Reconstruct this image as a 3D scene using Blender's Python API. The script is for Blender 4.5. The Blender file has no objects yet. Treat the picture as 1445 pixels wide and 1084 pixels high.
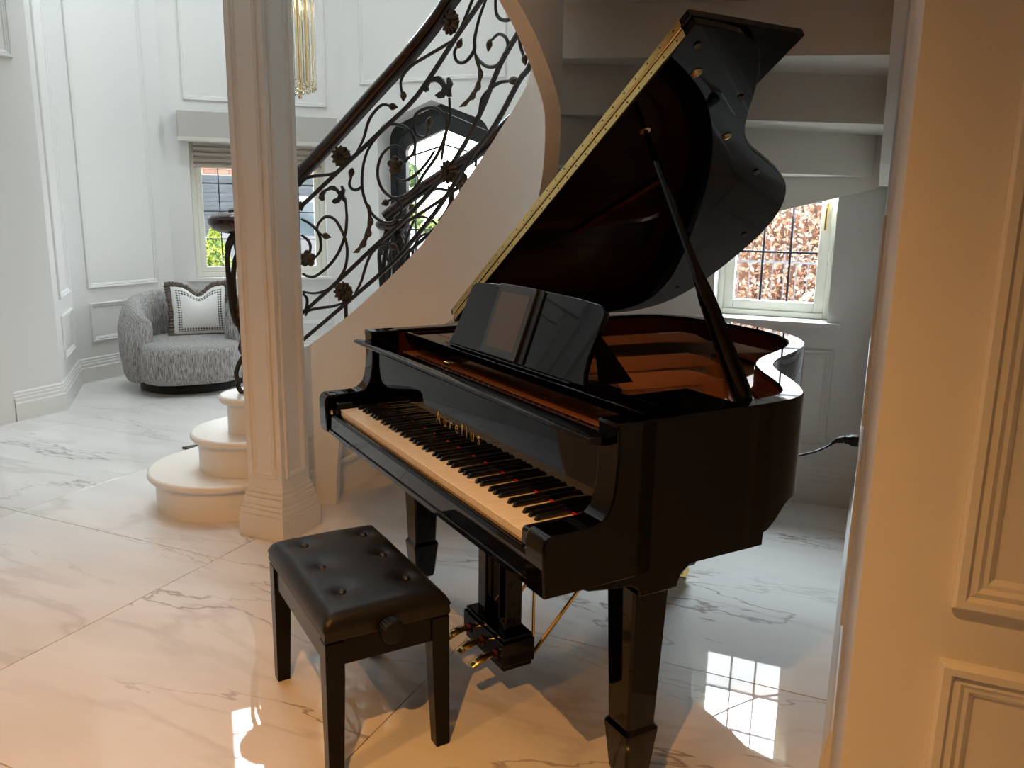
import bpy, bmesh, math, random
from math import sin, cos, pi, radians, hypot, atan2
from mathutils import Vector, Matrix
random.seed(7)
S = bpy.context.scene
COL = S.collection

# ------------------------------------------------------------------ camera, exposure, world, lights
S.view_settings.view_transform = 'Standard'
S.view_settings.look = 'None'
S.view_settings.gamma = 1.0
S.view_settings.use_curve_mapping = False
S.view_settings.exposure = 0.18

cd = bpy.data.cameras.new('camera')
cam = bpy.data.objects.new('camera', cd)
COL.objects.link(cam)
cd.sensor_fit = 'HORIZONTAL'
cd.sensor_width = 36.0
cd.lens = 36.0 * 1152.75 / 1445.0
cd.clip_start = 0.02
cd.clip_end = 200
PIT, ROLL, YAW = 0.207582447, 0.015055077, 0.414274022
fw = Vector((-sin(YAW) * cos(PIT), cos(YAW) * cos(PIT), -sin(PIT)))
rt = Vector((cos(YAW), sin(YAW), 0))
up = rt.cross(fw)
r2 = rt * cos(ROLL) + up * sin(ROLL)
u2 = up * cos(ROLL) - rt * sin(ROLL)
M = Matrix((r2, u2, -fw)).transposed().to_4x4()
M.translation = (0, 0, 1.394)
cam.matrix_world = M
S.camera = cam

W = bpy.data.worlds.new('sky')
S.world = W
W.use_nodes = True
nt = W.node_tree
bg = nt.nodes['Background']
tc = nt.nodes.new('ShaderNodeTexCoord')
nz = nt.nodes.new('ShaderNodeTexNoise')
nz.inputs['Scale'].default_value = 3.0
nz.inputs['Detail'].default_value = 5
rp = nt.nodes.new('ShaderNodeValToRGB')
rp.color_ramp.elements[0].position = 0.35
rp.color_ramp.elements[0].color = (0.80, 0.90, 1.0, 1)
rp.color_ramp.elements[1].position = 0.6
rp.color_ramp.elements[1].color = (0.97, 0.99, 1.0, 1)
nt.links.new(tc.outputs['Generated'], nz.inputs['Vector'])
nt.links.new(nz.outputs['Fac'], rp.inputs['Fac'])
nt.links.new(rp.outputs['Color'], bg.inputs['Color'])
bg.inputs['Strength'].default_value = 7.0

HT_ = 5.5
DAY = (0.78, 0.92, 1.0)
def area(name, loc, direction, sx, sy, power, color):
    l = bpy.data.lights.new(name, 'AREA')
    l.shape = 'RECTANGLE'; l.size = sx; l.size_y = sy
    l.energy = power; l.color = color
    o = bpy.data.objects.new(name, l)
    o.location = loc
    o.rotation_euler = Vector(direction).to_track_quat('-Z', 'Y').to_euler()
    COL.objects.link(o)
    return o
def portal(name, loc, direction, sx, sy):
    o = area(name, loc, direction, sx, sy, 1, (1, 1, 1))
    o.data.cycles.is_portal = True
    return o
# daylight falling from the sky into the alcove window
area('daylight_alcove', (-0.46, 5.1, 2.35), (0, -1, -0.5), 1.1, 1.1, 250, DAY)
# daylight outside the upper bay windows
q = 2 ** -0.5
area('daylight_bay_upper', (-5.17 - 0.32, 6.03 + 0.32, 4.55), (q, -q, -0.25), 1.0, 1.2, 60, DAY)
area('daylight_bay_upper', (-2.25 + 0.32, 6.03 + 0.32, 4.55), (-q, -q, -0.25), 1.0, 1.2, 60, DAY)
# added fill lamp under the closed hall ceiling, brightens floor and step tops
top_fill = area('hall_overhead_fill', (-4.05, 4.05, HT_ - 0.02), (0, 0, -1), 1.7, 1.7, 38, DAY)
top_fill.data.spread = radians(115)
portal('portal_bay', (-5.17 - 0.3, 6.03 + 0.3, 1.3), (q, -q, 0), 1.15, 0.95)
portal('portal_bay_right', (-2.25 + 0.3, 6.03 + 0.3, 1.3), (-q, -q, 0), 1.15, 0.95)
portal('portal_door', (-3.705, 6.95, 1.25), (0, -1, 0), 1.1, 2.3)
portal('portal_alcove', (-0.46, 4.40, 1.48), (0, -1, 0), 0.55, 1.15)

# ------------------------------------------------------------------ helpers
def tag(o, label=None, cat=None, group=None, kind=None):
    if label: o['label'] = label
    if cat: o['category'] = cat
    if group: o['group'] = group
    if kind: o['kind'] = kind
    return o
def thing(name, label, cat, loc=(0, 0, 0), rotz=0, group=None):
    o = bpy.data.objects.new(name, None)
    o.empty_display_size = 0.1
    COL.objects.link(o)
    o.location = loc; o.rotation_euler = (0, 0, rotz)
    return tag(o, label, cat, group)
def dup(root, loc, rotz, label=None):
    r = root.copy(); COL.objects.link(r)
    r.location = loc; r.rotation_euler = (0, 0, rotz)
    if label: r['label'] = label
    for ch in root.children:
        c = ch.copy(); COL.objects.link(c); c.parent = r
        for g in ch.children:
            d = g.copy(); COL.objects.link(d); d.parent = c
    return r
def place(o, parent=None, loc=None, rotz=None):
    COL.objects.link(o)
    if parent: o.parent = parent
    if loc is not None: o.location = loc
    if rotz is not None: o.rotation_euler = (0, 0, rotz)
    return o
def cat_spline(pts, n=6, closed=False):
    P = [Vector(p) for p in pts]
    out = []
    m = len(P)
    for i in range(m if closed else m - 1):
        if closed:
            p0, p1, p2, p3 = P[i - 1], P[i], P[(i + 1) % m], P[(i + 2) % m]
        else:
            p1, p2 = P[i], P[i + 1]
            p0 = P[i - 1] if i > 0 else p1 * 2 - p2
            p3 = P[i + 2] if i + 2 < m else p2 * 2 - p1
        for k in range(n):
            t = k / n
            out.append(0.5 * ((2 * p1) + (p2 - p0) * t + (2 * p0 - 5 * p1 + 4 * p2 - p3) * t * t + (3 * p1 - p0 - 3 * p2 + p3) * t ** 3))
    if not closed: out.append(P[-1])
    return out
def lerp_tab(tab, x):
    tab = sorted(tab)
    if x <= tab[0][0]: return tab[0][1]
    for (a, b), (c, d) in zip(tab, tab[1:]):
        if x <= c: return b + (d - b) * (x - a) / (c - a)
    return tab[-1][1]
class MB:
    def __init__(s): s.v = []; s.f = []
    def add(s, vs, fs):
        o = len(s.v)
        s.v += [tuple(v) for v in vs]
        s.f += [tuple(i + o for i in f) for f in fs]
        return s
    def box(s, x0, x1, y0, y1, z0, z1):
        return s.add([(x0, y0, z0), (x1, y0, z0), (x1, y1, z0), (x0, y1, z0), (x0, y0, z1), (x1, y0, z1), (x1, y1, z1), (x0, y1, z1)],
                     [(0, 3, 2, 1), (4, 5, 6, 7), (0, 1, 5, 4), (1, 2, 6, 5), (2, 3, 7, 6), (3, 0, 4, 7)])
    def prism(s, poly, fn0, fn1):
        # poly: list of 2-D points; fn0/fn1 map a point to 3-D for both caps
        n = len(poly)
        a = [fn0(p) for p in poly]; b = [fn1(p) for p in poly]
        return s.add(a + b, [tuple(range(n - 1, -1, -1)), tuple(range(n, 2 * n))] + [(i, (i + 1) % n, n + (i + 1) % n, n + i) for i in range(n)])
    def zprism(s, poly, z0, z1):
        return s.prism(poly, lambda p: (p[0], p[1], z0), lambda p: (p[0], p[1], z1))
    def xprism(s, poly, x0, x1):   # poly in (y, z)
        return s.prism(poly, lambda p: (x0, p[0], p[1]), lambda p: (x1, p[0], p[1]))
    def yprism(s, poly, y0, y1):   # poly in (x, z)
        return s.prism(poly, lambda p: (p[0], y0, p[1]), lambda p: (p[0], y1, p[1]))
    def loft(s, rings, closed=True, caps=True, wrap=False):
        n = len(rings[0]); vs = [p for r in rings for p in r]; fs = []
        R = len(rings)
        for i in range(R if wrap else R - 1):
            j = (i + 1) % R
            for k in range(n if closed else n - 1):
                fs.append((i * n + k, i * n + (k + 1) % n, j * n + (k + 1) % n, j * n + k))
        if caps and closed and not wrap:
            fs.append(tuple(range(n - 1, -1, -1)))
            fs.append(tuple(range((R - 1) * n, R * n)))
        return s.add(vs, fs)
    def sweep(s, path, prof, scale=None, caps=True, upv=(0, 0, 1), wrap=False):
        # prof in (side, up); path of Vectors
        P = [Vector(p) for p in path]; rings = []
        U = Vector(upv)
        for i, p in enumerate(P):
            if wrap: t = P[(i + 1) % len(P)] - P[i - 1]
            else: t = P[min(i + 1, len(P) - 1)] - P[max(i - 1, 0)]
            t.normalize()
            sd = t.cross(U)
            if sd.length < 1e-4: sd = t.cross(Vector((0.3, 1, 0)))
            sd.normalize(); u = sd.cross(t)
            k = scale[i] if scale else 1
            rings.append([p + sd * a * k + u * b * k for a, b in prof])
        return s.loft(rings, True, caps, wrap)
    def tube(s, path, r, n=8, scale=None, caps=True, wrap=False):
        return s.ptube(path, r, n, scale, caps, wrap)
    def ptube(s, path, r, n=8, scale=None, caps=True, wrap=False):
        # rotation minimising frame
        P = [Vector(p) for p in path]; rings = []; prev = None
        for i, p in enumerate(P):
            if wrap: t = P[(i + 1) % len(P)] - P[i - 1]
            else: t = P[min(i + 1, len(P) - 1)] - P[max(i - 1, 0)]
            if t.length < 1e-9: t = Vector((0, 0, 1))
            t.normalize()
            if prev is None:
                a = Vector((0, 0, 1)) if abs(t.z) < 0.9 else Vector((1, 0, 0))
                sd = t.cross(a).normalized()
            else:
                sd = prev - t * prev.dot(t)
                sd.normalize()
            prev = sd; u = sd.cross(t)
            k = r * (scale[i] if scale else 1)
            rings.append([p + (sd * cos(2 * pi * j / n) + u * sin(2 * pi * j / n)) * k for j in range(n)])
        return s.loft(rings, True, caps, wrap)
    def lathe(s, prof, n=24, c=(0, 0, 0), axis='Z'):
        rings = []
        for r, z in prof:
            ring = []
            for j in range(n):
                a = 2 * pi * j / n
                p = (r * cos(a), r * sin(a), z)
                if axis == 'X': p = (z, r * cos(a), r * sin(a))
                if axis == 'Y': p = (r * sin(a), z, r * cos(a))
                ring.append((p[0] + c[0], p[1] + c[1], p[2] + c[2]))
            rings.append(ring)
        return s.loft(rings)
    def ell(s, c, ax, nu=10, nv=6):
        # ellipsoid with axis vectors ax = (A, B, C)
        A, B, Cc = [Vector(a) for a in ax]; c = Vector(c); rings = []
        for i in range(nv + 1):
            t = pi * i / nv; rr = max(sin(t), 0.02)
            rings.append([c + A * rr * cos(2 * pi * j / nu) + B * rr * sin(2 * pi * j / nu) + Cc * cos(t) for j in range(nu)])
        return s.loft(rings)
    def build(s, name, mat, parent=None, smooth=40, bevel=0, seg=2):
        me = bpy.data.meshes.new(name)
        me.from_pydata(s.v, [], s.f)
        me.update()
        bm = bmesh.new(); bm.from_mesh(me)
        bmesh.ops.recalc_face_normals(bm, faces=bm.faces)
        bm.to_mesh(me); bm.free()
        if smooth:
            me.polygons.foreach_set('use_smooth', [True] * len(me.polygons))
            me.set_sharp_from_angle(angle=radians(smooth))
        if mat: me.materials.append(mat)
        o = bpy.data.objects.new(name, me)
        COL.objects.link(o)
        if parent: o.parent = parent
        if bevel:
            b = o.modifiers.new('bevel', 'BEVEL')
            b.width = bevel; b.segments = seg; b.limit_method = 'ANGLE'; b.angle_limit = radians(50)
            b.harden_normals = False
        return o
def struct(o): o['kind'] = 'structure'; return o
def roundrect(w, h, r, n=4):
    out = []
    for cx, cy, a0 in ((w - r, h - r, 0), (-w + r, h - r, 90), (-w + r, -h + r, 180), (w - r, -h + r, 270)):
        for k in range(n + 1):
            a = radians(a0 + 90 * k / n)
            out.append((cx + r * cos(a), cy + r * sin(a)))
    return out

# ------------------------------------------------------------------ materials
def mat(name, col, rough=0.5, metal=0.0, spec=0.5, bump=None, var=None, emit=None, trans=0, coat=0, sheen=0):
    m = bpy.data.materials.new(name); m.use_nodes = True
    n = m.node_tree.nodes; L = m.node_tree.links
    b = n['Principled BSDF']
    b.inputs['Base Color'].default_value = (*col, 1)
    b.inputs['Roughness'].default_value = rough
    b.inputs['Metallic'].default_value = metal
    b.inputs['Specular IOR Level'].default_value = spec
    if trans: b.inputs['Transmission Weight'].default_value = trans
    if coat: b.inputs['Coat Weight'].default_value = coat; b.inputs['Coat Roughness'].default_value = 0.04
    if sheen: b.inputs['Sheen Weight'].default_value = sheen
    if emit:
        b.inputs['Emission Color'].default_value = (*emit[0], 1); b.inputs['Emission Strength'].default_value = emit[1]
    if bump or var:
        t = n.new('ShaderNodeTexCoord')
    if bump:
        z = n.new('ShaderNodeTexNoise'); z.inputs['Scale'].default_value = bump[0]; z.inputs['Detail'].default_value = 4
        L.new(t.outputs['Object'], z.inputs['Vector'])
        bp = n.new('ShaderNodeBump'); bp.inputs['Strength'].default_value = bump[1]; bp.inputs['Distance'].default_value = 0.01
        L.new(z.outputs['Fac'], bp.inputs['Height']); L.new(bp.outputs['Normal'], b.inputs['Normal'])
    if var:
        mp = n.new('ShaderNodeMapping'); mp.inputs['Scale'].default_value = var[0]
        L.new(t.outputs['Object'], mp.inputs['Vector'])
        z2 = n.new('ShaderNodeTexNoise'); z2.inputs['Scale'].default_value = 1.0; z2.inputs['Detail'].default_value = 6
        L.new(mp.outputs['Vector'], z2.inputs['Vector'])
        r = n.new('ShaderNodeValToRGB')
        r.color_ramp.elements[0].position = 0.32; r.color_ramp.elements[0].color = (*var[1], 1)
        r.color_ramp.elements[1].position = 0.68; r.color_ramp.elements[1].color = (*var[2], 1)
        L.new(z2.outputs['Fac'], r.inputs['Fac']); L.new(r.outputs['Color'], b.inputs['Base Color'])
    return m
WALL = mat('wall_paint', (0.73, 0.72, 0.695), 0.55, bump=(220, 0.03))
TAUPE = mat('taupe_paint', (0.55, 0.49, 0.42), 0.6)
JOIN = mat('joinery_paint', (0.74, 0.725, 0.69), 0.38)
STAIRP = mat('stair_paint', (0.84, 0.815, 0.755), 0.35)
FRAMEP = mat('window_cream_paint', (0.74, 0.73, 0.64), 0.35)
BLACK = mat('black_polyester', (0.0010, 0.0009, 0.0009), 0.03, spec=0.27)
BLACKSAT = mat('black_satin', (0.002, 0.002, 0.002), 0.28, spec=0.25)
BENCHW = mat('bench_black_wood', (0.004, 0.003, 0.0028), 0.22, spec=0.2)
LEATHER = mat('black_leather', (0.007, 0.0063, 0.006), 0.40, spec=0.35, bump=(260, 0.10))
BUTTON = mat('black_leather_button', (0.009, 0.008, 0.008), 0.38)
IVORY = mat('ivory_key', (0.86, 0.76, 0.58), 0.22)
KEYFRONT = mat('key_front', (0.80, 0.74, 0.66), 0.35)
EBONY = mat('ebony_key', (0.005, 0.005, 0.005), 0.22)
BRASS = mat('brass', (0.78, 0.57, 0.22), 0.22, 1.0)
STEEL = mat('steel', (0.6, 0.6, 0.6), 0.3, 1.0)
RED = mat('red_felt', (0.40, 0.01, 0.015), 0.9)
REDD = mat('dark_red_felt', (0.09, 0.008, 0.008), 0.9)
PLATE = mat('copper_bronze_plate', (0.40, 0.155, 0.068), 0.28, 0.25, bump=(60, 0.03))
MAHOG = mat('mahogany_veneer', (0.06, 0.014, 0.006), 0.14, var=((6, 6, 1.2), (0.035, 0.007, 0.003), (0.085, 0.02, 0.008)))
SOUND = mat('spruce_soundboard', (0.50, 0.32, 0.23), 0.25, var=((40, 2, 2), (0.42, 0.26, 0.19), (0.56, 0.37, 0.27)))
RUBBER = mat('grey_rubber', (0.10, 0.10, 0.10), 0.5)
IRON = mat('wrought_iron', (0.020, 0.015, 0.012), 0.42, 0.2, bump=(120, 0.15))
BRONZE = mat('bronzed_iron', (0.085, 0.052, 0.026), 0.45, 0.5, var=((60, 60, 60), (0.02, 0.014, 0.009), (0.12, 0.072, 0.034)))
RAILW = mat('dark_mahogany_rail', (0.022, 0.0075, 0.005), 0.16, var=((3, 3, 30), (0.012, 0.004, 0.003), (0.035, 0.011, 0.007)))
SCREEN = mat('dark_glass_screen', (0.10, 0.088, 0.08), 0.25, spec=0.3)
BEZEL = mat('tablet_bezel', (0.02, 0.02, 0.02), 0.12)
CASE = mat('tablet_case', (0.004, 0.004, 0.004), 0.5)
GREIGE = mat('greige_fabric', (0.47, 0.44, 0.41), 0.9, bump=(400, 0.2))
GREIGEL = mat('pale_greige_fabric', (0.60, 0.57, 0.52), 0.9, bump=(400, 0.2))
LINEN = mat('linen_blind', (0.46, 0.41, 0.35), 0.9, bump=(500, 0.2))
DOORP = mat('charcoal_door_paint', (0.011, 0.013, 0.015), 0.3)
LEAD = mat('lead_strip', (0.025, 0.03, 0.045), 0.5)
MATD = mat('brown_doormat', (0.10, 0.08, 0.065), 0.95, bump=(300, 0.6))
BLKPL = mat('black_plastic', (0.006, 0.006, 0.006), 0.45, spec=0.25)
WHPL = mat('white_plastic', (0.8, 0.8, 0.8), 0.3)
def glass_mat():
    m = bpy.data.materials.new('window_glass'); m.use_nodes = True
    n = m.node_tree.nodes; L = m.node_tree.links
    n.remove(n['Principled BSDF'])
    a = n.new('ShaderNodeBsdfTransparent'); g = n.new('ShaderNodeBsdfGlossy'); g.inputs['Roughness'].default_value = 0.01
    f = n.new('ShaderNodeFresnel'); f.inputs['IOR'].default_value = 1.35
    x = n.new('ShaderNodeMixShader')
    L.new(f.outputs['Fac'], x.inputs['Fac']); L.new(a.outputs[0], x.inputs[1]); L.new(g.outputs[0], x.inputs[2])
    L.new(x.outputs[0], n['Material Output'].inputs['Surface'])
    return m
GLASS = glass_mat()
CRYSTALC = mat('clear_crystal', (0.97, 0.98, 1.0), 0.0, trans=1.0)
CRYSTAL = mat('amber_crystal', (0.95, 0.80, 0.52), 0.0, trans=1.0)
def tile_mat():
    m = bpy.data.materials.new('polished_marble_tile'); m.use_nodes = True
    n = m.node_tree.nodes; L = m.node_tree.links; b = n['Principled BSDF']
    tc = n.new('ShaderNodeTexCoord'); oi = n.new('ShaderNodeObjectInfo')
    mul = n.new('ShaderNodeVectorMath'); mul.operation = 'MULTIPLY_ADD'
    cmb = n.new('ShaderNodeCombineXYZ')
    for k in range(3): L.new(oi.outputs['Random'], cmb.inputs[k])
    mul.inputs[1].default_value = (37, 53, 71)
    L.new(cmb.outputs[0], mul.inputs[0]); L.new(tc.outputs['Object'], mul.inputs[2])
    mp = n.new('ShaderNodeMapping'); mp.inputs['Rotation'].default_value = (0, 0, radians(14)); mp.inputs['Scale'].default_value = (0.75, 2.6, 1)
    L.new(mul.outputs[0], mp.inputs['Vector'])
    def noise(scale, det, dist, rough=0.55):
        z = n.new('ShaderNodeTexNoise'); z.inputs['Scale'].default_value = scale; z.inputs['Detail'].default_value = det
        z.inputs['Distortion'].default_value = dist; z.inputs['Roughness'].default_value = rough
        L.new(mp.outputs['Vector'], z.inputs['Vector']); return z
    def ridge(z, width):
        a = n.new('ShaderNodeMath'); a.operation = 'SUBTRACT'; a.inputs[1].default_value = 0.5; L.new(z.outputs['Fac'], a.inputs[0])
        c = n.new('ShaderNodeMath'); c.operation = 'ABSOLUTE'; L.new(a.outputs[0], c.inputs[0])
        r = n.new('ShaderNodeMapRange'); r.inputs['From Min'].default_value = 0; r.inputs['From Max'].default_value = width
        r.inputs['To Min'].default_value = 1; r.inputs['To Max'].default_value = 0
        L.new(c.outputs[0], r.inputs['Value']); return r
    r1 = ridge(noise(0.62, 6, 0.25, 0.56), 0.0055)
    r2 = ridge(noise(0.9, 5, 0.4, 0.55), 0.03)
    msk = noise(0.8, 2, 0)
    mr = n.new('ShaderNodeMapRange'); mr.inputs['From Min'].default_value = 0.42; mr.inputs['From Max'].default_value = 0.62; L.new(msk.outputs['Fac'], mr.inputs['Value'])
    p = n.new('ShaderNodeMath'); p.operation = 'MULTIPLY'; L.new(r1.outputs[0], p.inputs[0]); L.new(mr.outputs[0], p.inputs[1])
    p2 = n.new('ShaderNodeMath'); p2.operation = 'MULTIPLY'; L.new(r2.outputs[0], p2.inputs[0]); L.new(mr.outputs[0], p2.inputs[1])
    cl = noise(1.2, 4, 0)
    rc = n.new('ShaderNodeValToRGB'); rc.color_ramp.elements[0].position = 0.35; rc.color_ramp.elements[0].color = (0.70, 0.675, 0.645, 1)
    rc.color_ramp.elements[1].position = 0.65; rc.color_ramp.elements[1].color = (0.79, 0.772, 0.745, 1)
    L.new(cl.outputs['Fac'], rc.inputs['Fac'])
    m1 = n.new('ShaderNodeMix'); m1.data_type = 'RGBA'; m1.inputs[7].default_value = (0.56, 0.52, 0.50, 1)
    s1 = n.new('ShaderNodeMath'); s1.operation = 'MULTIPLY'; s1.inputs[1].default_value = 0.6; L.new(p2.outputs[0], s1.inputs[0])
    L.new(s1.outputs[0], m1.inputs[0]); L.new(rc.outputs['Color'], m1.inputs[6])
    m2 = n.new('ShaderNodeMix'); m2.data_type = 'RGBA'; m2.inputs[7].default_value = (0.27, 0.22, 0.21, 1)
    s2 = n.new('ShaderNodeMath'); s2.operation = 'MULTIPLY'; s2.inputs[1].default_value = 0.85; L.new(p.outputs[0], s2.inputs[0])
    L.new(s2.outputs[0], m2.inputs[0]); L.new(m1.outputs[2], m2.inputs[6])
    L.new(m2.outputs[2], b.inputs['Base Color'])
    b.inputs['Roughness'].default_value = 0.022
    b.inputs['Specular IOR Level'].default_value = 0.65
    return m
TILE = tile_mat()
GROUT = mat('grout', (0.30, 0.25, 0.22), 0.8)
def boucle_mat():
    m = bpy.data.materials.new('grey_ribbed_boucle'); m.use_nodes = True
    n = m.node_tree.nodes; L = m.node_tree.links; b = n['Principled BSDF']
    tc = n.new('ShaderNodeTexCoord'); mp = n.new('ShaderNodeMapping'); mp.inputs['Scale'].default_value = (150, 150, 16)
    L.new(tc.outputs['Object'], mp.inputs['Vector'])
    z = n.new('ShaderNodeTexNoise'); z.inputs['Scale'].default_value = 1.0; z.inputs['Detail'].default_value = 5; z.inputs['Roughness'].default_value = 0.75
    L.new(mp.outputs['Vector'], z.inputs['Vector'])
    r = n.new('ShaderNodeValToRGB')
    r.color_ramp.elements[0].position = 0.38; r.color_ramp.elements[0].color = (0.11, 0.10, 0.095, 1)
    r.color_ramp.elements[1].position = 0.62; r.color_ramp.elements[1].color = (0.55, 0.53, 0.51, 1)
    L.new(z.outputs['Fac'], r.inputs['Fac']); L.new(r.outputs['Color'], b.inputs['Base Color'])
    bp = n.new('ShaderNodeBump'); bp.inputs['Strength'].default_value = 0.6; bp.inputs['Distance'].default_value = 0.01
    L.new(z.outputs['Fac'], bp.inputs['Height']); L.new(bp.outputs['Normal'], b.inputs['Normal'])
    b.inputs['Roughness'].default_value = 0.95
    return m
BOUCLE = boucle_mat()
# ------------------------------------------------------------------ room shell
HT = 5.5
fl = struct(MB().box(-7.6, 3.6, -4.4, 8.3, -0.12, -0.012).build('floor', GROUT, smooth=0))
# 1.2 m tiles: each one a part of the floor, joints recessed
tm = MB()
g, t_ = 0.0016, 0.0125
tm.loft([[(x, y, z) for x, y in ((g + e, g + e), (1.2 - g - e, g + e), (1.2 - g - e, 1.2 - g - e), (g + e, 1.2 - g - e))] for z, e in ((-t_, 0), (-0.0008, 0), (0, 0.0008))])
t0 = tm.build('tile', TILE, fl, smooth=0)
first = True
for i in range(-2, 7):
    for j in range(-4, 5):
        x, y = -3.53 + 1.2 * (i - 0), 2.36 + 1.2 * (j - 0)
        if x > 2.4 or x < -6.5 or y < -3.9 or y > 7: continue
        o = t0 if first else t0.copy()
        if not first: COL.objects.link(o)
        first = False
        o.parent = fl; o.location = (x, y, 0)

PTS = [(-5.07, -4.0), (-5.07, 3.80), (-5.72, 4.45), (-5.72, 5.48), (-4.62, 6.58), (-2.80, 6.58), (-1.70, 5.48), (-1.70, 4.14), (0.012, 4.14), (0.012, 1.9)]
TH = 0.22
def leftn(a, b):
    d = (Vector(b) - Vector(a)).normalized(); return Vector((-d.y, d.x))
def mitre(i):
    p = Vector(PTS[i])
    if i == 0: return p + leftn(PTS[0], PTS[1]) * TH
    if i == len(PTS) - 1: return p + leftn(PTS[-2], PTS[-1]) * TH
    n1, n2 = leftn(PTS[i - 1], PTS[i]), leftn(PTS[i], PTS[i + 1])
    m = (n1 + n2).normalized(); return p + m * (TH / max(m.dot(n1), 0.3))
class Wall:
    def __init__(s, i):
        s.i = i; s.a, s.b = Vector(PTS[i]), Vector(PTS[i + 1]); s.L = (s.b - s.a).length
        s.d = (s.b - s.a).normalized(); s.n = leftn(PTS[i], PTS[i + 1]); s.rot = atan2(s.d.y, s.d.x)
    def P(s, u, n, z):   # u along the wall, n outwards, z up
        p = s.a + s.d * u + s.n * n
        return (p.x, p.y, z)
    def mesh(s, name, holes=(), z1=HT, m=WALL):
        us = sorted({0, s.L} | {h[0] for h in holes} | {h[1] for h in holes})
        zs = sorted({0, z1} | {h[2] for h in holes} | {h[3] for h in holes})
        hole = lambda u, z: any(h[0] <= u <= h[1] and h[2] <= z <= h[3] for h in holes)
        def back(u, z):
            if u == 0: q = mitre(s.i)
            elif u == s.L: q = mitre(s.i + 1)
            else: return s.P(u, TH, z)
            return (q.x, q.y, z)
        mb = MB(); fr = lambda u, z: s.P(u, 0, z)
        nu, nz_ = len(us) - 1, len(zs) - 1
        H = [[hole((us[i] + us[i + 1]) / 2, (zs[j] + zs[j + 1]) / 2) for j in range(nz_)] for i in range(nu)]
        for i in range(nu):
            for j in range(nz_):
                if H[i][j]: continue
                c = [(us[i], zs[j]), (us[i + 1], zs[j]), (us[i + 1], zs[j + 1]), (us[i], zs[j + 1])]
                mb.add([fr(*p) for p in c], [(0, 1, 2, 3)]); mb.add([back(*p) for p in c], [(3, 2, 1, 0)])
                for k, (di, dj) in enumerate(((0, -1), (1, 0), (0, 1), (-1, 0))):
                    a, b = i + di, j + dj
                    if a < 0 or b < 0 or a >= nu or b >= nz_ or H[a][b]:
                        p, q_ = c[k], c[(k + 1) % 4]
                        mb.add([fr(*p), back(*p), back(*q_), fr(*q_)], [(0, 1, 2, 3)])
        return struct(mb.build(name, m, smooth=0))
    def bar(s, mb, u0, u1, n0, n1, z0, z1):
        mb.add([s.P(u, n, z) for z in (z0, z1) for u, n in ((u0, n0), (u1, n0), (u1, n1), (u0, n1))],
               [(0, 3, 2, 1), (4, 5, 6, 7), (0, 1, 5, 4), (1, 2, 6, 5), (2, 3, 7, 6), (3, 0, 4, 7)])
WL = [Wall(i) for i in range(9)]
wHallL, wJog, wLeft, wBay, wDoor, wBayR, wSide, wBack, wRight = WL
wHallL.mesh('wall_left_hall')
wJog.mesh('wall_left_chamfer')
wLeft.mesh('wall_left')
LOW = (0.19, 1.36, 0.7705, 1.95); UPP = (0.16, 1.34, 3.58, 5.15)
LOWH = (0.19, 1.36, 0.745, 1.95)
wBay.mesh('wall_bay_left', [LOWH, UPP])
wBayR.mesh('wall_bay_right', [LOWH, UPP])
wSide.mesh('wall_bay_side')
wBack.mesh('wall_back', [(1.70 - 0.73, 1.70 - 0.19, 0.875, 2.02)])
# entrance wall with a low Tudor arch
DX0, DX1, DC = 0.35, 1.475, 0.9125      # along the wall, from its left corner
def arch(x0, x1, zs, za, r=0.16, n=6, dz=0.0):
    c = (x0 + x1) / 2; out = []
    for k in range(n + 1):
        a = pi - (pi / 2 - 0.25) * k / n
        out.append((x0 + r + r * cos(a), zs + r * sin(a) * 1.0))
    out.append((c, za))
    for k in range(n + 1):
        a = pi / 2 - 0.25 - (pi / 2 - 0.25) * k / n
        out.append((x1 - r + r * cos(a), zs + r * sin(a)))
    return out
ar = arch(DX0, DX1, 2.03, 2.345)
poly = [(0, 0), (DX0, 0)] + ar + [(DX1, 0), (wDoor.L, 0), (wDoor.L, HT), (0, HT)]
mb = MB().prism(poly, lambda p: wDoor.P(p[0], 0, p[1]), lambda p: wDoor.P(p[0], TH, p[1]))
struct(mb.build('wall_entrance', WALL, smooth=0))
# right wall, with the near partition beside the camera
mb = MB().zprism([(0.0238, 1.22), (0.0178, 1.88), (0.012, 1.9), (0.012, 4.36), (0.26, 4.36), (0.26, 1.46), (3.3, 1.46), (3.3, 1.22)][::-1], 0, HT)
struct(mb.build('wall_right', WALL, smooth=0))
struct(MB().box(2.6, 2.8, -2.6, 1.22, 0, 2.6).build('wall_right_near', TAUPE, smooth=0))
struct(MB().box(-3.2, -3.0, -2.6, 1.75, 0, 2.6).build('wall_left_light_block', TAUPE, smooth=0))  # unseen wall added to keep hall daylight out of the near room
struct(MB().box(-3.2, 2.8, -2.8, -2.6, 0, 2.6).build('wall_behind_light_block', TAUPE, smooth=0))  # unseen wall added to cut bounced daylight and warm the near room
struct(MB().box(-5.3, 3.5, -4.4, -4.0, 0, HT).build('wall_behind', WALL, smooth=0))
struct(MB().box(-5.3, 3.5, -4.2, 1.2, 2.60, 2.85).build('ceiling_near', WALL, smooth=0))
struct(MB().box(-5.3, 0.02, 1.0, 1.2, 2.85, HT).build('wall_gallery', WALL, smooth=0))
struct(MB().box(-6.2, 0.4, 0.9, 7.0, HT, HT + 0.2).build('ceiling', WALL, smooth=0))

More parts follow.
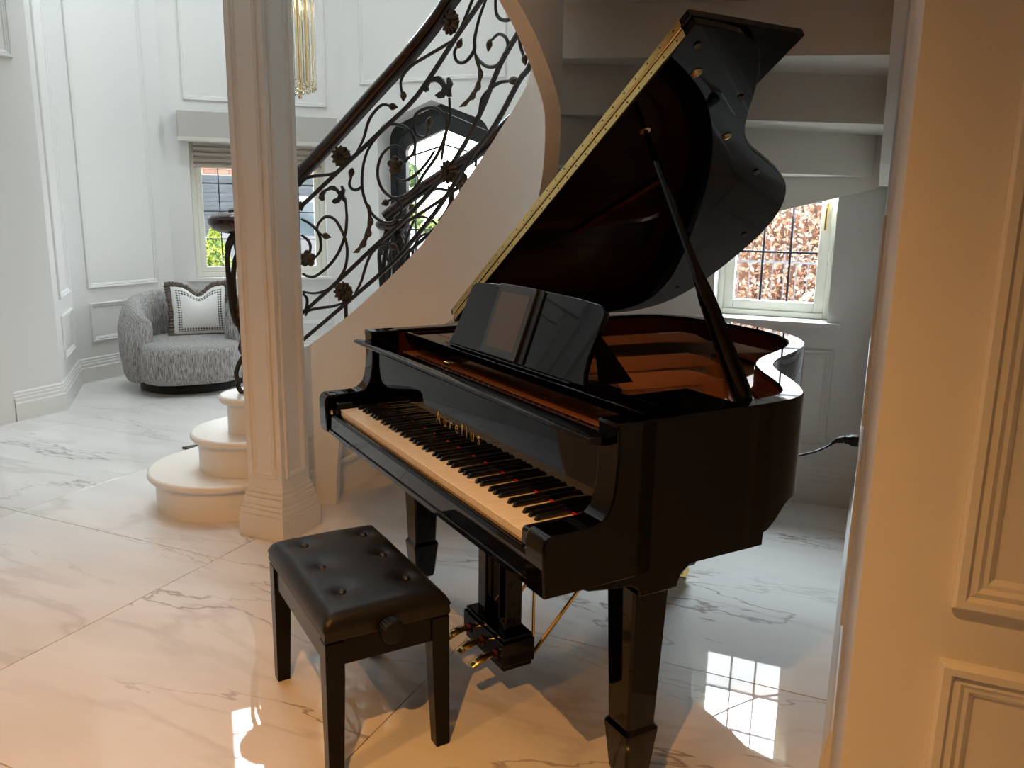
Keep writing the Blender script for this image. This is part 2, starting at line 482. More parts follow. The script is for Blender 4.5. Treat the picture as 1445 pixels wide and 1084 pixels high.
# baseboards: profile swept along the wall foot with mitred corners
BP = [(0, 0), (0.022, 0), (0.022, 0.118), (0.017, 0.124), (0.017, 0.146), (0.013, 0.150), (0.013, 0.168), (0.009, 0.172), (0.009, 0.186), (0.004, 0.196), (0, 0.196)]
def baseboard(name, idx, u0=None, u1=None):
    rings = []
    for k, i in enumerate(idx):
        p = Vector(PTS[i])
        if k == 0: n = leftn(PTS[i], PTS[i + 1]); m = n; p = p + (WL[i].d * (u0 or 0))
        elif k == len(idx) - 1:
            n = leftn(PTS[i - 1], PTS[i]); m = n
            if u1 is not None: p = Vector(PTS[i - 1]) + WL[i - 1].d * u1
        else:
            n1, n2 = leftn(PTS[i - 1], PTS[i]), leftn(PTS[i], PTS[i + 1])
            m = (n1 + n2).normalized(); m = m / max(m.dot(n1), 0.3)
        rings.append([(p.x - m.x * a, p.y - m.y * a, z) for a, z in BP])
    return struct(MB().loft(rings).build(name, JOIN, smooth=0))
baseboard('baseboard_left', [0, 1, 2, 3, 4, 5], u0=7.44, u1=DX0 - 0.02)
baseboard('baseboard_bay', [4, 5, 6, 7], u0=DX1 + 0.02)
baseboard('baseboard_back', [7, 8, 9])
# panel mouldings
MP = [(0, 0), (0, 0.010), (0.004, 0.016), (0.013, 0.016), (0.017, 0.009), (0.024, 0.011), (0.029, 0.007), (0.034, 0.007), (0.040, 0.002), (0.040, 0)]
TRIM = [0]
def panel(P, u0, u1, z0, z1, w=1.0, m=WALL):
    TRIM[0] += 1
    rings = []
    for a, h_ in MP:
        a *= w; h_ *= w
        rings.append([P(u0 + a, -h_, z0 + a), P(u1 - a, -h_, z0 + a), P(u1 - a, -h_, z1 - a), P(u0 + a, -h_, z1 - a)])
    return struct(MB().loft(rings, True, False).build('trim_%d' % TRIM[0], m, smooth=0))
panel(wLeft.P, 0.14, 0.855, 0.745, 3.3); panel(wLeft.P, 0.14, 0.855, 0.317, 0.629)
panel(wJog.P, 0.22, 0.74, 0.745, 3.3); panel(wJog.P, 0.22, 0.74, 0.317, 0.629)
panel(wHallL.P, 6.30, 7.68, 2.29, 3.6)
panel(wHallL.P, 5.2, 6.15, 0.745, 3.6); panel(wHallL.P, 5.2, 6.15, 0.317, 0.629)
panel(wBay.P, 0.17, 1.39, 2.30, 3.55); panel(wBay.P, 0.14, 1.40, 0.317, 0.629)
panel(wDoor.P, 0.17, 1.63, 2.50, 4.3)
panel(wBayR.P, 0.17, 1.39, 2.30, 3.55); panel(wBayR.P, 0.14, 1.40, 0.317, 0.629)
panel(wBack.P, 0.95, 1.555, 0.303, 0.769)
pP = lambda u, n, z: (u, 1.22 + n, z)
panel(pP, 0.141, 0.95, 0.865, 2.35, 1.18); panel(pP, 0.137, 0.95, 0.26, 0.782, 1.18)
rP = lambda u, n, z: (0.012 + n, 4.14 - u, z)
panel(rP, 0.25, 1.9, 0.303, 0.769, 0.5); panel(rP, 0.25, 1.9, 0.865, 1.40, 0.5)

# ------------------------------------------------------------------ windows and doors
def empty_struct(name):
    o = bpy.data.objects.new(name, None); COL.objects.link(o); o['kind'] = 'structure'; return o
def window(name, w, u0, u1, z0, z1, n0=0.11, casements=2, fr=0.045, sash=0.05, bars_u=None, bars_z=None, nu=2, nz_=4, sill=None, sillz=None):
    root = empty_struct(name)
    m = MB()
    w.bar(m, u0, u0 + fr, n0, n0 + 0.07, z0, z1); w.bar(m, u1 - fr, u1, n0, n0 + 0.07, z0, z1)
    w.bar(m, u0 + fr, u1 - fr, n0, n0 + 0.07, z0, z0 + fr); w.bar(m, u0 + fr, u1 - fr, n0, n0 + 0.07, z1 - fr, z1)
    m.build('window_frame', FRAMEP, root, smooth=0, bevel=0.004)
    cw = (u1 - u0 - fr * (casements + 1)) / casements
    for k in range(casements):
        a = u0 + fr + k * (cw + fr); b = a + cw
        if k < casements - 1:
            mm = MB(); w.bar(mm, b, b + fr, n0, n0 + 0.07, z0 + fr, z1 - fr); mm.build('mullion', FRAMEP, root, smooth=0, bevel=0.004)
        m = MB(); n1, n2 = n0 + 0.012, n0 + 0.06; za, zb = z0 + fr, z1 - fr
        w.bar(m, a, a + sash, n1, n2, za, zb); w.bar(m, b - sash, b, n1, n2, za, zb)
        w.bar(m, a + sash, b - sash, n1, n2, za, za + sash); w.bar(m, a + sash, b - sash, n1, n2, zb - sash, zb)
        m.build('sash', FRAMEP, root, smooth=0, bevel=0.004)
        ga, gb, gc, gd = a + sash, b - sash, za + sash, zb - sash
        gm = MB(); gm.add([w.P(ga, n1 + 0.024, gc), w.P(gb, n1 + 0.024, gc), w.P(gb, n1 + 0.024, gd), w.P(ga, n1 + 0.024, gd)], [(0, 1, 2, 3)])
        gm.build('pane', GLASS, root, smooth=0)
        for j in range(1, nu):
            uu = ga + (gb - ga) * j / nu; x = MB(); w.bar(x, uu - 0.005, uu + 0.005, n1 + 0.017, n1 + 0.031, gc, gd); x.build('glazing_bar', LEAD, root, smooth=0)
        for j in range(1, nz_):
            zz = gc + (gd - gc) * j / nz_; x = MB(); w.bar(x, ga, gb, n1 + 0.016, n1 + 0.032, zz - 0.005, zz + 0.005); x.build('glazing_bar', LEAD, root, smooth=0)
        if k == 0 and casements == 1:
            h = MB(); w.bar(h, b - 0.030, b - 0.014, n1 - 0.012, n1, 1.40, 1.46); w.bar(h, b - 0.030, b - 0.018, n1 - 0.026, n1 - 0.012, 1.33, 1.44)
            h.build('casement_handle', BRASS, root, smooth=0, bevel=0.003)
    if sill:
        m = MB(); w.bar(m, sill[0], sill[1], -0.045, -0.0005, sillz - 0.025, sillz); w.bar(m, u0 + 0.0005, u1 - 0.0005, -0.0005, n0 + 0.06, sillz - 0.0245, sillz - 0.0003)
        m.build('window_sill', JOIN, root, smooth=0)
    return root
window('window_1', wBack, 1.70 - 0.73, 1.70 - 0.19, 0.9005, 2.02, 0.12, 1, 0.028, 0.048, nu=3, nz_=4, sill=(1.70 - 0.807, 1.70 - 0.126), sillz=0.90)
window('window_2', wBay, *LOW, n0=0.09, casements=2, nu=3, nz_=4, sill=(0.12, 1.42), sillz=0.77)
window('window_3', wBay, *UPP, n0=0.09, casements=2, nu=2, nz_=5)
window('window_4', wBayR, *LOW, n0=0.09, casements=2, nu=3, nz_=4, sill=(0.12, 1.42), sillz=0.77)
window('window_5', wBayR, *UPP, n0=0.09, casements=2, nu=2, nz_=5)
# architrave and closed door at the far left edge of the frame
dr2 = empty_struct('door_2')
m = MB(); wHallL.bar(m, 6.42, 7.298, -0.012, -0.001, 0.005, 2.148); m.build('door_leaf', JOIN, dr2, smooth=0)
for a_, b_ in ((0.25, 0.95), (1.10, 2.0)):
    rr = [[wHallL.P(6.56 + a, -0.012 - h_, a_ + a), wHallL.P(7.16 - a, -0.012 - h_, a_ + a), wHallL.P(7.16 - a, -0.012 - h_, b_ - a), wHallL.P(6.56 + a, -0.012 - h_, b_ - a)] for a, h_ in MP] if False else None
TRIM[0] += 1
m = MB()
for k, (e, d_) in enumerate(((0.0, 0.030), (0.05, 0.022), (0.10, 0.014))):
    wHallL.bar(m, 7.30 + e, 7.30 + e + 0.05 - (0.012 if k == 2 else 0), -d_, 0, 0, 2.29 - 0.04 * (2 - k) - 0.02)
    wHallL.bar(m, 6.42 - e - 0.05, 6.42 - e, -d_, 0, 0, 2.27 - 0.04 * (2 - k))
    wHallL.bar(m, 6.42, 7.30, -d_, 0, 2.15 + e * 0.8, 2.19 + e * 0.8)
struct(m.build('trim_%d' % TRIM[0], JOIN, smooth=0))

# front door: charcoal frame, arched glazed leaf
door = empty_struct('door_1')
n0 = 0.215
def dP(n): return lambda p: wDoor.P(p[0], n, p[1])
outer = [(DX0, 0)] + arch(DX0, DX1, 2.03, 2.345) + [(DX1, 0)]
inn = [(DX0 + 0.06, 0)] + arch(DX0 + 0.06, DX1 - 0.06, 1.98, 2.275, 0.14) + [(DX1 - 0.06, 0)]
glz = arch(DX0 + 0.16, DX1 - 0.16, 1.93, 2.12, 0.06)
def band(name, A, B, na, nb, m):
    n = len(A); mb = MB()
    mb.loft([[dP(na)(p) for p in A], [dP(nb)(p) for p in A]], False, False)
    mb.loft([[dP(na)(p) for p in B], [dP(nb)(p) for p in B]], False, False)
    mb.loft([[dP(na)(p) for p in A], [dP(na)(p) for p in B]], False, False)
    mb.loft([[dP(nb)(p) for p in A], [dP(nb)(p) for p in B]], False, False)
    return mb.build(name, m, door, smooth=0)
band('door_frame', outer, inn, n0, n0 + 0.09, DOORP)
GZ0 = 0.55
leafhole = [(DX0 + 0.16, GZ0)] + glz + [(DX1 - 0.16, GZ0)]
inn2 = [(DX0 + 0.063, GZ0)] + [(p[0] + (0.003 if p[0] < DC else -0.003), p[1] - 0.003) for p in inn[1:-1]] + [(DX1 - 0.063, GZ0)]
band('door_leaf', inn2, leafhole, n0 + 0.015, n0 + 0.07, DOORP)
m = MB(); wDoor.bar(m, DX0 + 0.063, DX1 - 0.063, n0 + 0.015, n0 + 0.07, 0.01, GZ0); m.build('door_kick_panel', DOORP, door, smooth=0, bevel=0.004)
m = MB().prism(leafhole, dP(n0 + 0.040), dP(n0 + 0.044)); m.build('pane', GLASS, door, smooth=0)
for uu in (DX0 + 0.16 + 0.085, DX1 - 0.16 - 0.085):
    m = MB(); wDoor.bar(m, uu - 0.006, uu + 0.006, n0 + 0.032, n0 + 0.052, GZ0, 1.985); m.build('glazing_bar', LEAD, door, smooth=0)
for zz in (0.82, 1.22):
    m = MB(); wDoor.bar(m, DX0 + 0.16, DX1 - 0.16, n0 + 0.030, n0 + 0.054, zz - 0.006, zz + 0.006); m.build('glazing_bar', LEAD, door, smooth=0)
bz = [(DX0 + 0.16, 1.88), (DC, 1.985), (DX1 - 0.16, 1.88)]
m = MB().sweep([Vector(wDoor.P(p[0], n0 + 0.042, p[1])) for p in bz], roundrect(0.010, 0.007, 0.002, 1)); m.build('glazing_bar', LEAD, door, smooth=0)
m = MB().tube([wDoor.P(DX0 + 0.11, n0 + 0.0, 1.0), wDoor.P(DX0 + 0.11, n0 - 0.05, 1.0), wDoor.P(DX0 + 0.20, n0 - 0.05, 1.0)], 0.009, 8); m.build('door_handle', STEEL, door)

# roman blind under a fabric pelmet over the left bay window
def blind(w, label_p, label_b):
    m = MB(); w.bar(m, 0.11, 1.46, -0.14, -0.002, 1.98, 2.20)
    pel = m.build('pelmet', GREIGE, smooth=0, bevel=0.006); tag(pel, label_p, 'pelmet', None)
    m = MB(); w.bar(m, 0.109, 1.461, -0.143, -0.136, 1.95, 1.985); m.build('edge_band', GREIGEL, pel, smooth=0)
    root = thing('roman_blind', label_b, 'blind')
    for k in range(5):
        m = MB(); z0 = 1.735 + k * 0.048
        prof = [(0.02 - 0.002 * k, 0), (0.052 - 0.003 * k, 0.008), (0.056 - 0.003 * k, 0.03), (0.03, 0.047), (0.02, 0.047)]
        m.prism([(0.065 - p[0], z0 + p[1]) for p in prof], lambda p: w.P(0.225, p[0], p[1]), lambda p: w.P(1.33, p[0], p[1]))
        m.build('fold', LINEN, root, smooth=50)
blind(wBay, 'long greige fabric pelmet over the window behind the armchair', 'beige linen roman blind drawn up in folds behind the white column')

# ------------------------------------------------------------------ downlights (warm, ceiling of the near room)
WARM = (1.0, 0.46, 0.12)
def downlight(x, y, power, label, size, blend, aim):   # tilting fitting aimed at a point
    r = thing('downlight', label, 'ceiling light', (x, y, 2.6), 0, 'recessed downlights in the near ceiling')
    MB().lathe([(0.030, 0.0), (0.045, -0.003), (0.047, 0), (0.045, 0.002), (0.032, 0.03), (0.030, 0.03)], 20).build('bezel', WHPL, r)
    l = bpy.data.lights.new('downlight_lamp', 'SPOT'); l.energy = power; l.color = WARM; l.spot_size = radians(size); l.spot_blend = blend; l.shadow_soft_size = 0.008
    o = bpy.data.objects.new('downlight_lamp', l); COL.objects.link(o); o.parent = r; o.location = (0, 0, -0.012)
    o.rotation_euler = (Vector(aim) - Vector((x, y, 2.588))).to_track_quat('-Z', 'Y').to_euler()
    return r
downlight(-0.40, -0.05, 165, 'recessed ceiling downlight nearest above the camera', 116, 1.0, (-1.5, 0.55, 0))
downlight(-1.72, -0.30, 62, 'recessed ceiling downlight to the left of the bench', 104, 0.7, (-1.75, 0.2, 0))
downlight(-0.70, 0.78, 10, 'recessed ceiling downlight nearest the piano keyboard', 84, 0.5, (-1.0, 1.5, 0.7))
# frame on the closed ceiling round the added overhead fill lamp
TRIM[0] += 1
m = MB()
for a_ in (-0.92, 0.86): m.box(-4.05 + a_, -4.05 + a_ + 0.06, 3.13, 4.97, HT - 0.06, HT - 0.001); m.box(-4.91, -3.19, 4.05 + a_, 4.05 + a_ + 0.06, HT - 0.06, HT - 0.001)
struct(m.build('trim_%d' % TRIM[0], JOIN, smooth=0))
# fill lamps added to brighten the hall, not known fittings
for (x, y, p, lb) in ((-2.4, 3.1, 5, 'above the lowest steps'), (-2.9, 5.3, 8, 'nearest the arched door'), (-5.2, 5.2, 8, 'above the armchair')):
    r = thing('hall_fill_lamp', 'small round fill lamp added high under the hall ceiling %s' % lb, 'ceiling light', (x, y, 5.5), 0, 'fill lamps added under the high hall ceiling')
    MB().lathe([(0.10, 0.0), (0.10, -0.02), (0.085, -0.035), (0.02, -0.04)], 24).build('lamp_body', WHPL, r)
    l = bpy.data.lights.new('hall_fill_light', 'POINT'); l.energy = p; l.color = (0.88, 0.95, 1.0); l.shadow_soft_size = 0.12
    o = bpy.data.objects.new('hall_fill_light', l); COL.objects.link(o); o.parent = r; o.location = (0, 0, -0.18)
# ------------------------------------------------------------------ square column
col_ = thing('column', 'square white panelled column on a stepped plinth at the foot of the stairs', 'column', (-2.305, 2.72, 0))
MB().box(-0.120, 0.120, -0.131, 0.132, 0, 0.105).build('plinth', JOIN, col_, smooth=0, bevel=0.003)
for e, a, b in ((0.0240, 0.105, 0.128), (0.0195, 0.128, 0.146), (0.0150, 0.146, 0.176), (0.0095, 0.176, 0.196), (0.0045, 0.196, 0.216)):
    MB().box(-0.0915 - e, 0.0915 + e, -0.090 - e * 1.5, 0.090 + e * 1.5, a, b).build('base_moulding', JOIN, col_, smooth=0, bevel=0.003)
MB().box(-0.0915, 0.0915, -0.090, 0.090, 0.216, HT).build('shaft', JOIN, col_, smooth=0)
CPROF = [(0, 0), (0, 0.004), (0.003, 0.0085), (0.008, 0.0085), (0.012, 0.003), (0.016, 0.006), (0.020, 0.003), (0.026, 0.001), (0.026, 0)]
def cpanel(P, u0, u1, z0, z1):
    rings = []
    for a, h_ in CPROF:
        rings.append([P(u0 + a, h_, z0 + a), P(u1 - a, h_, z0 + a), P(u1 - a, h_, z1 - a), P(u0 + a, h_, z1 - a)])
    MB().loft(rings, True, False).build('panel_moulding', JOIN, col_, smooth=0)
cpanel(lambda u, n, z: (u, -0.090 - n, z), -0.066, 0.064, 0.265, 3.1)
cpanel(lambda u, n, z: (0.0915 + n, u, z), -0.066, 0.064, 0.265, 3.1)
cpanel(lambda u, n, z: (-0.0915 - n, u, z), -0.066, 0.064, 0.265, 3.1)

# ------------------------------------------------------------------ curved staircase (plan circle about SC)
SC = (-1.986, 2.014)
def cyl(th, r, z): return Vector((SC[0] + r * cos(radians(th)), SC[1] + r * sin(radians(th)), z))
RISE = 0.178
RI, RO, TI, TO = 1.098, 1.145, 1.957, 1.993
stair = thing('staircase', 'white curved staircase sweeping up behind and over the grand piano', 'staircase')
def hull(P):
    P = sorted(set((round(a, 5), round(b, 5)) for a, b in P)); 
    def half(Q):
        h = []
        for p in Q:
            while len(h) > 1 and (h[-1][0] - h[-2][0]) * (p[1] - h[-2][1]) - (h[-1][1] - h[-2][1]) * (p[0] - h[-2][0]) <= 0: h.pop()
            h.append(p)
        return h[:-1]
    return half(P) + half(P[::-1])
def circ(c, r, n=36): return [(c[0] + r * cos(2 * pi * k / n), c[1] + r * sin(2 * pi * k / n)) for k in range(n)]
NEAR_C = [((-2.79, 2.93), 0.365), ((-2.69, 2.985), 0.275), ((-2.655, 2.975), 0.155)]
FAR_C = [((-2.72, 4.16), 0.36), ((-2.62, 4.08), 0.27), ((-2.54, 4.02), 0.155)]
for k in range(3):
    z1 = RISE * (k + 1)
    back = [(-2.385, 3.135), (-2.33, 3.12), cyl(107, 1.95, 0)[:2]]
    (c1, r1), (c2, r2_) = NEAR_C[k], FAR_C[k]
    MB().zprism(hull(circ(c1, r1) + circ(c2, r2_) + back), z1 - 0.034, z1).build('tread', STAIRP, stair, smooth=40, bevel=0.012, seg=3)
    e = 0.035
    MB().zprism(hull(circ(c1, r1 - e) + circ(c2, r2_ - e) + [(-2.40, 3.115), (-2.345, 3.10), cyl(107, 1.93, 0)[:2]]), z1 - RISE + (0.001 if k else 0), z1 - 0.034).build('riser', STAIRP, stair, smooth=40)
BX, BY = -0.026, 4.108                                # inner faces of the wall strings on the right and back walls
# riser k (between tread k and tread k+1): its inner end and its outer end in plan
INP = {3: 109, 4: 99.3, 5: 89.7, 6: 80, 7: 70.3, 8: 60.7, 9: (-1.19, 2.975), 10: (-1.18, 2.95), 11: (-1.15, 2.87), 12: 36, 13: 22, 14: 8}
OUTP = {3: (-2.63, 3.86), 4: (-2.20, 3.975), 5: (-1.78, 3.965), 6: (-1.36, BY), 7: (-.93, BY), 8: (-.50, BY), 9: (-.07, BY), 10: (BX, 3.65), 11: (BX, 3.18), 12: (BX, 2.72), 13: (BX, 2.28), 14: (BX, 1.85)}
def ip(k): return tuple(cyl(INP[k], RO - 0.005, 0)[:2]) if not isinstance(INP[k], tuple) else INP[k]
for k in range(4, 15):
    a_, b_ = INP[k - 1], INP[k]
    if isinstance(a_, tuple) or isinstance(b_, tuple): inner = [ip(k - 1), ip(k)]
    else: inner = [tuple(cyl(a_ + (b_ - a_) * i / 4, RO - 0.005, 0)[:2]) for i in range(5)]
    outer = [OUTP[k - 1]] + ([(BX, BY)] if k == 10 else []) + [OUTP[k]]
    MB().zprism(inner + outer[::-1], RISE * k - 0.03, RISE * k).build('tread', STAIRP, stair, smooth=0)
    p1, p2 = Vector(ip(k - 1)), Vector(OUTP[k - 1]); d_ = (p2 - p1).normalized(); nn_ = Vector((d_.y, -d_.x)) * 0.018
    MB().zprism([tuple(p1), tuple(p2), tuple(p2 + nn_), tuple(p1 + nn_)], RISE * (k - 1) - 0.03, RISE * k - 0.03).build('riser', STAIRP, stair, smooth=0)
TOPZ = [(111.8, .756), (105.6, .842), (99.2, .936), (89.8, 1.089), (79.9, 1.251), (71.5, 1.417), (65.9, 1.518), (59.9, 1.612), (53.4, 1.704), (47.6, 1.768), (40.4, 1.842), (33, 2.15), (20, 2.42), (0, 2.66), (-28, 2.96)]
BOTZ = [(-28, 2.17), (-5.1, 1.892), (-.6, 1.845), (4.1, 1.793), (8.6, 1.748), (11.6, 1.724), (18.4, 1.675), (21.6, 1.618), (28, 1.506), (33.7, 1.418), (45, 1.28), (60, 1.07), (80, .84), (92, .70), (98, .61), (101.5, .51), (103.4, .36), (104.4, .18), (104.9, 0.0), (112.2, 0.0)]
def curtain(name, r0, r1, ths, ft, fb, mat_):
    rings = [[cyl(t, r0, fb(t)), cyl(t, r1, fb(t)), cyl(t, r1, ft(t)), cyl(t, r0, ft(t))] for t in ths]
    return MB().loft(rings).build(name, mat_, stair, smooth=30)
ths = [112.0, 110, 108, 106, 105, 104.8, 104.4, 103.9, 103.4, 102.8, 102.2, 101.5, 100.5, 99.4, 98] + [96 - 2 * i for i in range(63)]
curtain('inner_string', RI, RO, ths, lambda t: lerp_tab(TOPZ, t), lambda t: lerp_tab(BOTZ, t), STAIRP)
OTOP = lambda t: lerp_tab([(82, 1.20), (106.5, .72)], t)
OB = [(80, 0.0), (107, 0.0)]
curtain('outer_string', TI, TO, [106.5 - 2 * i for i in range(13)], OTOP, lambda t: lerp_tab(OB, t), STAIRP)
# wall strings: boards against the back wall and the right wall
lo_ = [(-1.69, .92), (-1.0, 1.19), (-.45, 1.415), (-.02, 1.524), (.011, 1.53)]
MB().yprism(lo_ + [(.011, 1.90), (-.45, 1.72), (-1.0, 1.50), (-1.69, 1.20)], BY, 4.139).build('wall_string', STAIRP, stair, smooth=0)
lo_ = [(4.107, 1.53), (3.65, 1.60), (3.18, 1.78), (2.72, 1.96), (2.28, 2.13), (1.3, 2.50)]
MB().xprism(lo_ + [(1.3, 2.95), (2.28, 2.58), (2.72, 2.40), (3.18, 2.22), (4.107, 1.90)], BX, .0115).build('wall_string', STAIRP, stair, smooth=0)

# ------------------------------------------------------------------ wrought iron balustrades; coordinates are (angle about SC in degrees, height)
NEAR = dict(
 rail=[(111.8, 1.542), (102.5, 1.716), (93.6, 1.878), (84.3, 2.028), (77.1, 2.14), (72.7, 2.214), (68.3, 2.278), (62.8, 2.357)],
 bar1=[(111.6, 1.402), (101.8, 1.568), (90.3, 1.745), (81.9, 1.865), (71.3, 2.063), (63.0, 2.184), (58.0, 2.264)],
 bar2=[(111.7, 0.928), (102.7, 1.081), (94.3, 1.224), (83.8, 1.385), (72.5, 1.574), (64.1, 1.748), (56.9, 1.924), (52.7, 1.987), (49.1, 2.028), (45.1, 2.092)],
 bar3=[(111.6, 0.806), (101.6, 0.968), (89.2, 1.162), (83.9, 1.258), (75.8, 1.412), (65.6, 1.613), (57.7, 1.723), (48.7, 1.859), (43.2, 1.905)],
 foot=[(101.4, 0.957), (101.5, 0.875)],
 curves=[
  [(111.7, 1.492), (110.3, 1.524), (108.4, 1.537), (104.4, 1.546), (101.7, 1.566)],
  [(97.7, 1.64), (95.9, 1.7), (94.7, 1.765), (93.1, 1.808), (91.0, 1.836), (88.6, 1.828)],
  [(85.9, 1.869), (86.1, 1.932), (83.6, 1.982), (78.8, 2.019), (73.7, 2.05), (70.4, 2.077), (65.9, 2.193), (64.6, 2.24)],
  [(90.2, 1.742), (93.6, 1.684), (95.5, 1.625), (96.4, 1.556), (96.5, 1.486), (95.7, 1.425), (94.0, 1.373), (91.5, 1.343), (89.0, 1.341), (86.9, 1.372), (86.5, 1.418), (88.4, 1.441), (90.2, 1.432)],
  [(99.2, 1.535), (99.7, 1.506), (99.2, 1.486), (98.0, 1.48), (96.7, 1.495), (96.5, 1.523)],
  [(91.4, 1.74), (89.5, 1.753), (87.3, 1.753), (84.4, 1.733), (82.6, 1.678), (83.1, 1.633), (85.2, 1.602)],
  [(85.1, 1.594), (85.7, 1.637), (87.2, 1.664), (89.4, 1.659), (91.5, 1.624), (92.5, 1.571), (92.3, 1.517), (90.8, 1.471), (88.0, 1.446), (83.7, 1.472), (79.8, 1.554), (76.5, 1.62), (74.2, 1.691), (73.5, 1.75), (75.7, 1.801), (78.8, 1.813), (82.0, 1.794), (83.0, 1.75), (82.0, 1.708), (79.7, 1.698), (78.7, 1.734)],
  [(89.3, 1.564), (88.1, 1.532), (85.8, 1.518), (82.7, 1.541), (79.7, 1.586), (77.1, 1.639)],
  [(72.8, 1.845), (72.6, 1.767), (73.5, 1.724), (74.4, 1.672), (75.1, 1.601)],
  [(100.8, 1.442), (100.6, 1.381), (100.6, 1.348), (101.1, 1.282), (102.8, 1.204), (105.3, 1.142), (108.5, 1.094), (110.5, 1.092), (111.7, 1.104)],
  [(106.6, 1.278), (107.8, 1.297), (107.5, 1.328), (105.8, 1.36), (103.7, 1.352), (102.1, 1.308), (100.9, 1.249), (100.7, 1.194), (101.4, 1.131), (103.3, 1.076), (105.8, 1.033), (108.9, 1.015), (111.8, 1.02)],
  [(111.5, 1.349), (109.5, 1.328), (107.8, 1.297), (107.1, 1.253), (107.3, 1.208), (108.8, 1.173)],
  [(111.6, 1.277), (110.2, 1.256), (109.6, 1.23), (109.8, 1.195)],
  [(111.4, 0.91), (110.5, 0.934), (107.8, 0.947), (104.4, 0.958), (101.9, 0.976)],
  [(111.8, 1.013), (110.9, 0.991), (110.9, 0.962), (111.4, 0.933)],
  [(99.0, 1.021), (97.4, 1.073), (95.7, 1.163), (94.0, 1.215), (91.4, 1.245), (89.1, 1.243)],
  [(61.6, 2.179), (63.8, 2.116), (65.1, 2.05), (65.2, 2.011), (67.2, 1.979), (69.1, 1.971), (70.7, 1.984), (71.3, 2.015), (70.6, 2.035)],
  [(65.2, 2.022), (64.9, 1.995), (63.5, 1.966), (60.7, 1.938), (57.4, 1.935), (54.6, 1.964), (53.4, 1.996), (54.7, 2.028), (57.1, 2.044), (59.4, 2.031)],
  [(58.2, 2.196), (58.1, 2.13), (56.7, 2.098), (54.2, 2.083), (52.3, 2.087), (51.8, 2.114)],
  [(48.7, 2.022), (48.7, 1.998), (48.3, 1.973), (47.0, 1.94)],
  [(63.4, 1.782), (62.4, 1.828), (59.3, 1.859), (56.1, 1.871), (52.3, 1.867)],
  [(61.6, 2.179), (60.4, 2.212), (58.3, 2.24)],
 ],
 buds=[ ((85.5, 1.883), (85.6, 1.846)),((89.3, 1.829), (87.1, 1.824)),((98.9, 1.571), (99.5, 1.528)),((78.3, 1.773), (79.1, 1.732)),((60.0, 2.033), (60.7, 1.992)),((70.2, 2.031), (69.1, 2.063)),((46.7, 1.939), (46.0, 1.904)),((52.6, 1.868), (48.7, 1.861)),((106.6, 1.278), (104.6, 1.27)),((89.9, 1.429), (91.7, 1.42)),((89.7, 1.239), (87.4, 1.234)),((111.5, 1.424), (111.4, 1.384)) ],
 flowers=[(101.4, 1.622), (72.1, 2.128), (101.8, 1.025), (73.0, 1.552)],
 roses=[(87.8, 1.584), (110.3, 1.172)],
 leaves=[ [(95.2, 1.419), (94.9, 1.351), (95.7, 1.289), (97.4, 1.232), (99.1, 1.203)],[(64.7, 1.984), (63.3, 1.921), (64.2, 1.873), (66.4, 1.835), (69.5, 1.804)] ],
 acan=[ [(101.4, 1.498), (100.8, 1.479), (101.1, 1.458), (100.5, 1.427), (101.0, 1.424), (101.7, 1.439), (102.4, 1.423), (103.5, 1.417), (104.1, 1.429), (103.6, 1.439), (102.7, 1.445), (102.4, 1.457), (103.0, 1.473), (104.2, 1.479), (105.4, 1.472), (105.9, 1.454), (105.8, 1.435), (106.5, 1.429), (107.2, 1.441), (106.9, 1.463), (106.2, 1.475), (105.2, 1.485), (104.3, 1.497), (103.3, 1.497), (102.5, 1.482), (102.0, 1.473), (101.6, 1.479), (101.8, 1.495)],
[(72.9, 1.924), (71.9, 1.898), (72.5, 1.88), (72.3, 1.849), (73.1, 1.848), (73.8, 1.863), (74.6, 1.847), (75.8, 1.846), (76.8, 1.859), (76.0, 1.869), (75.0, 1.873), (74.6, 1.886), (75.6, 1.904), (77.0, 1.914), (78.4, 1.911), (79.0, 1.898), (78.8, 1.883), (79.6, 1.876), (80.4, 1.891), (80.2, 1.91), (79.2, 1.92), (77.8, 1.921), (77.0, 1.933), (75.6, 1.934), (74.6, 1.919), (74.0, 1.898), (73.3, 1.897), (73.3, 1.919)] ])
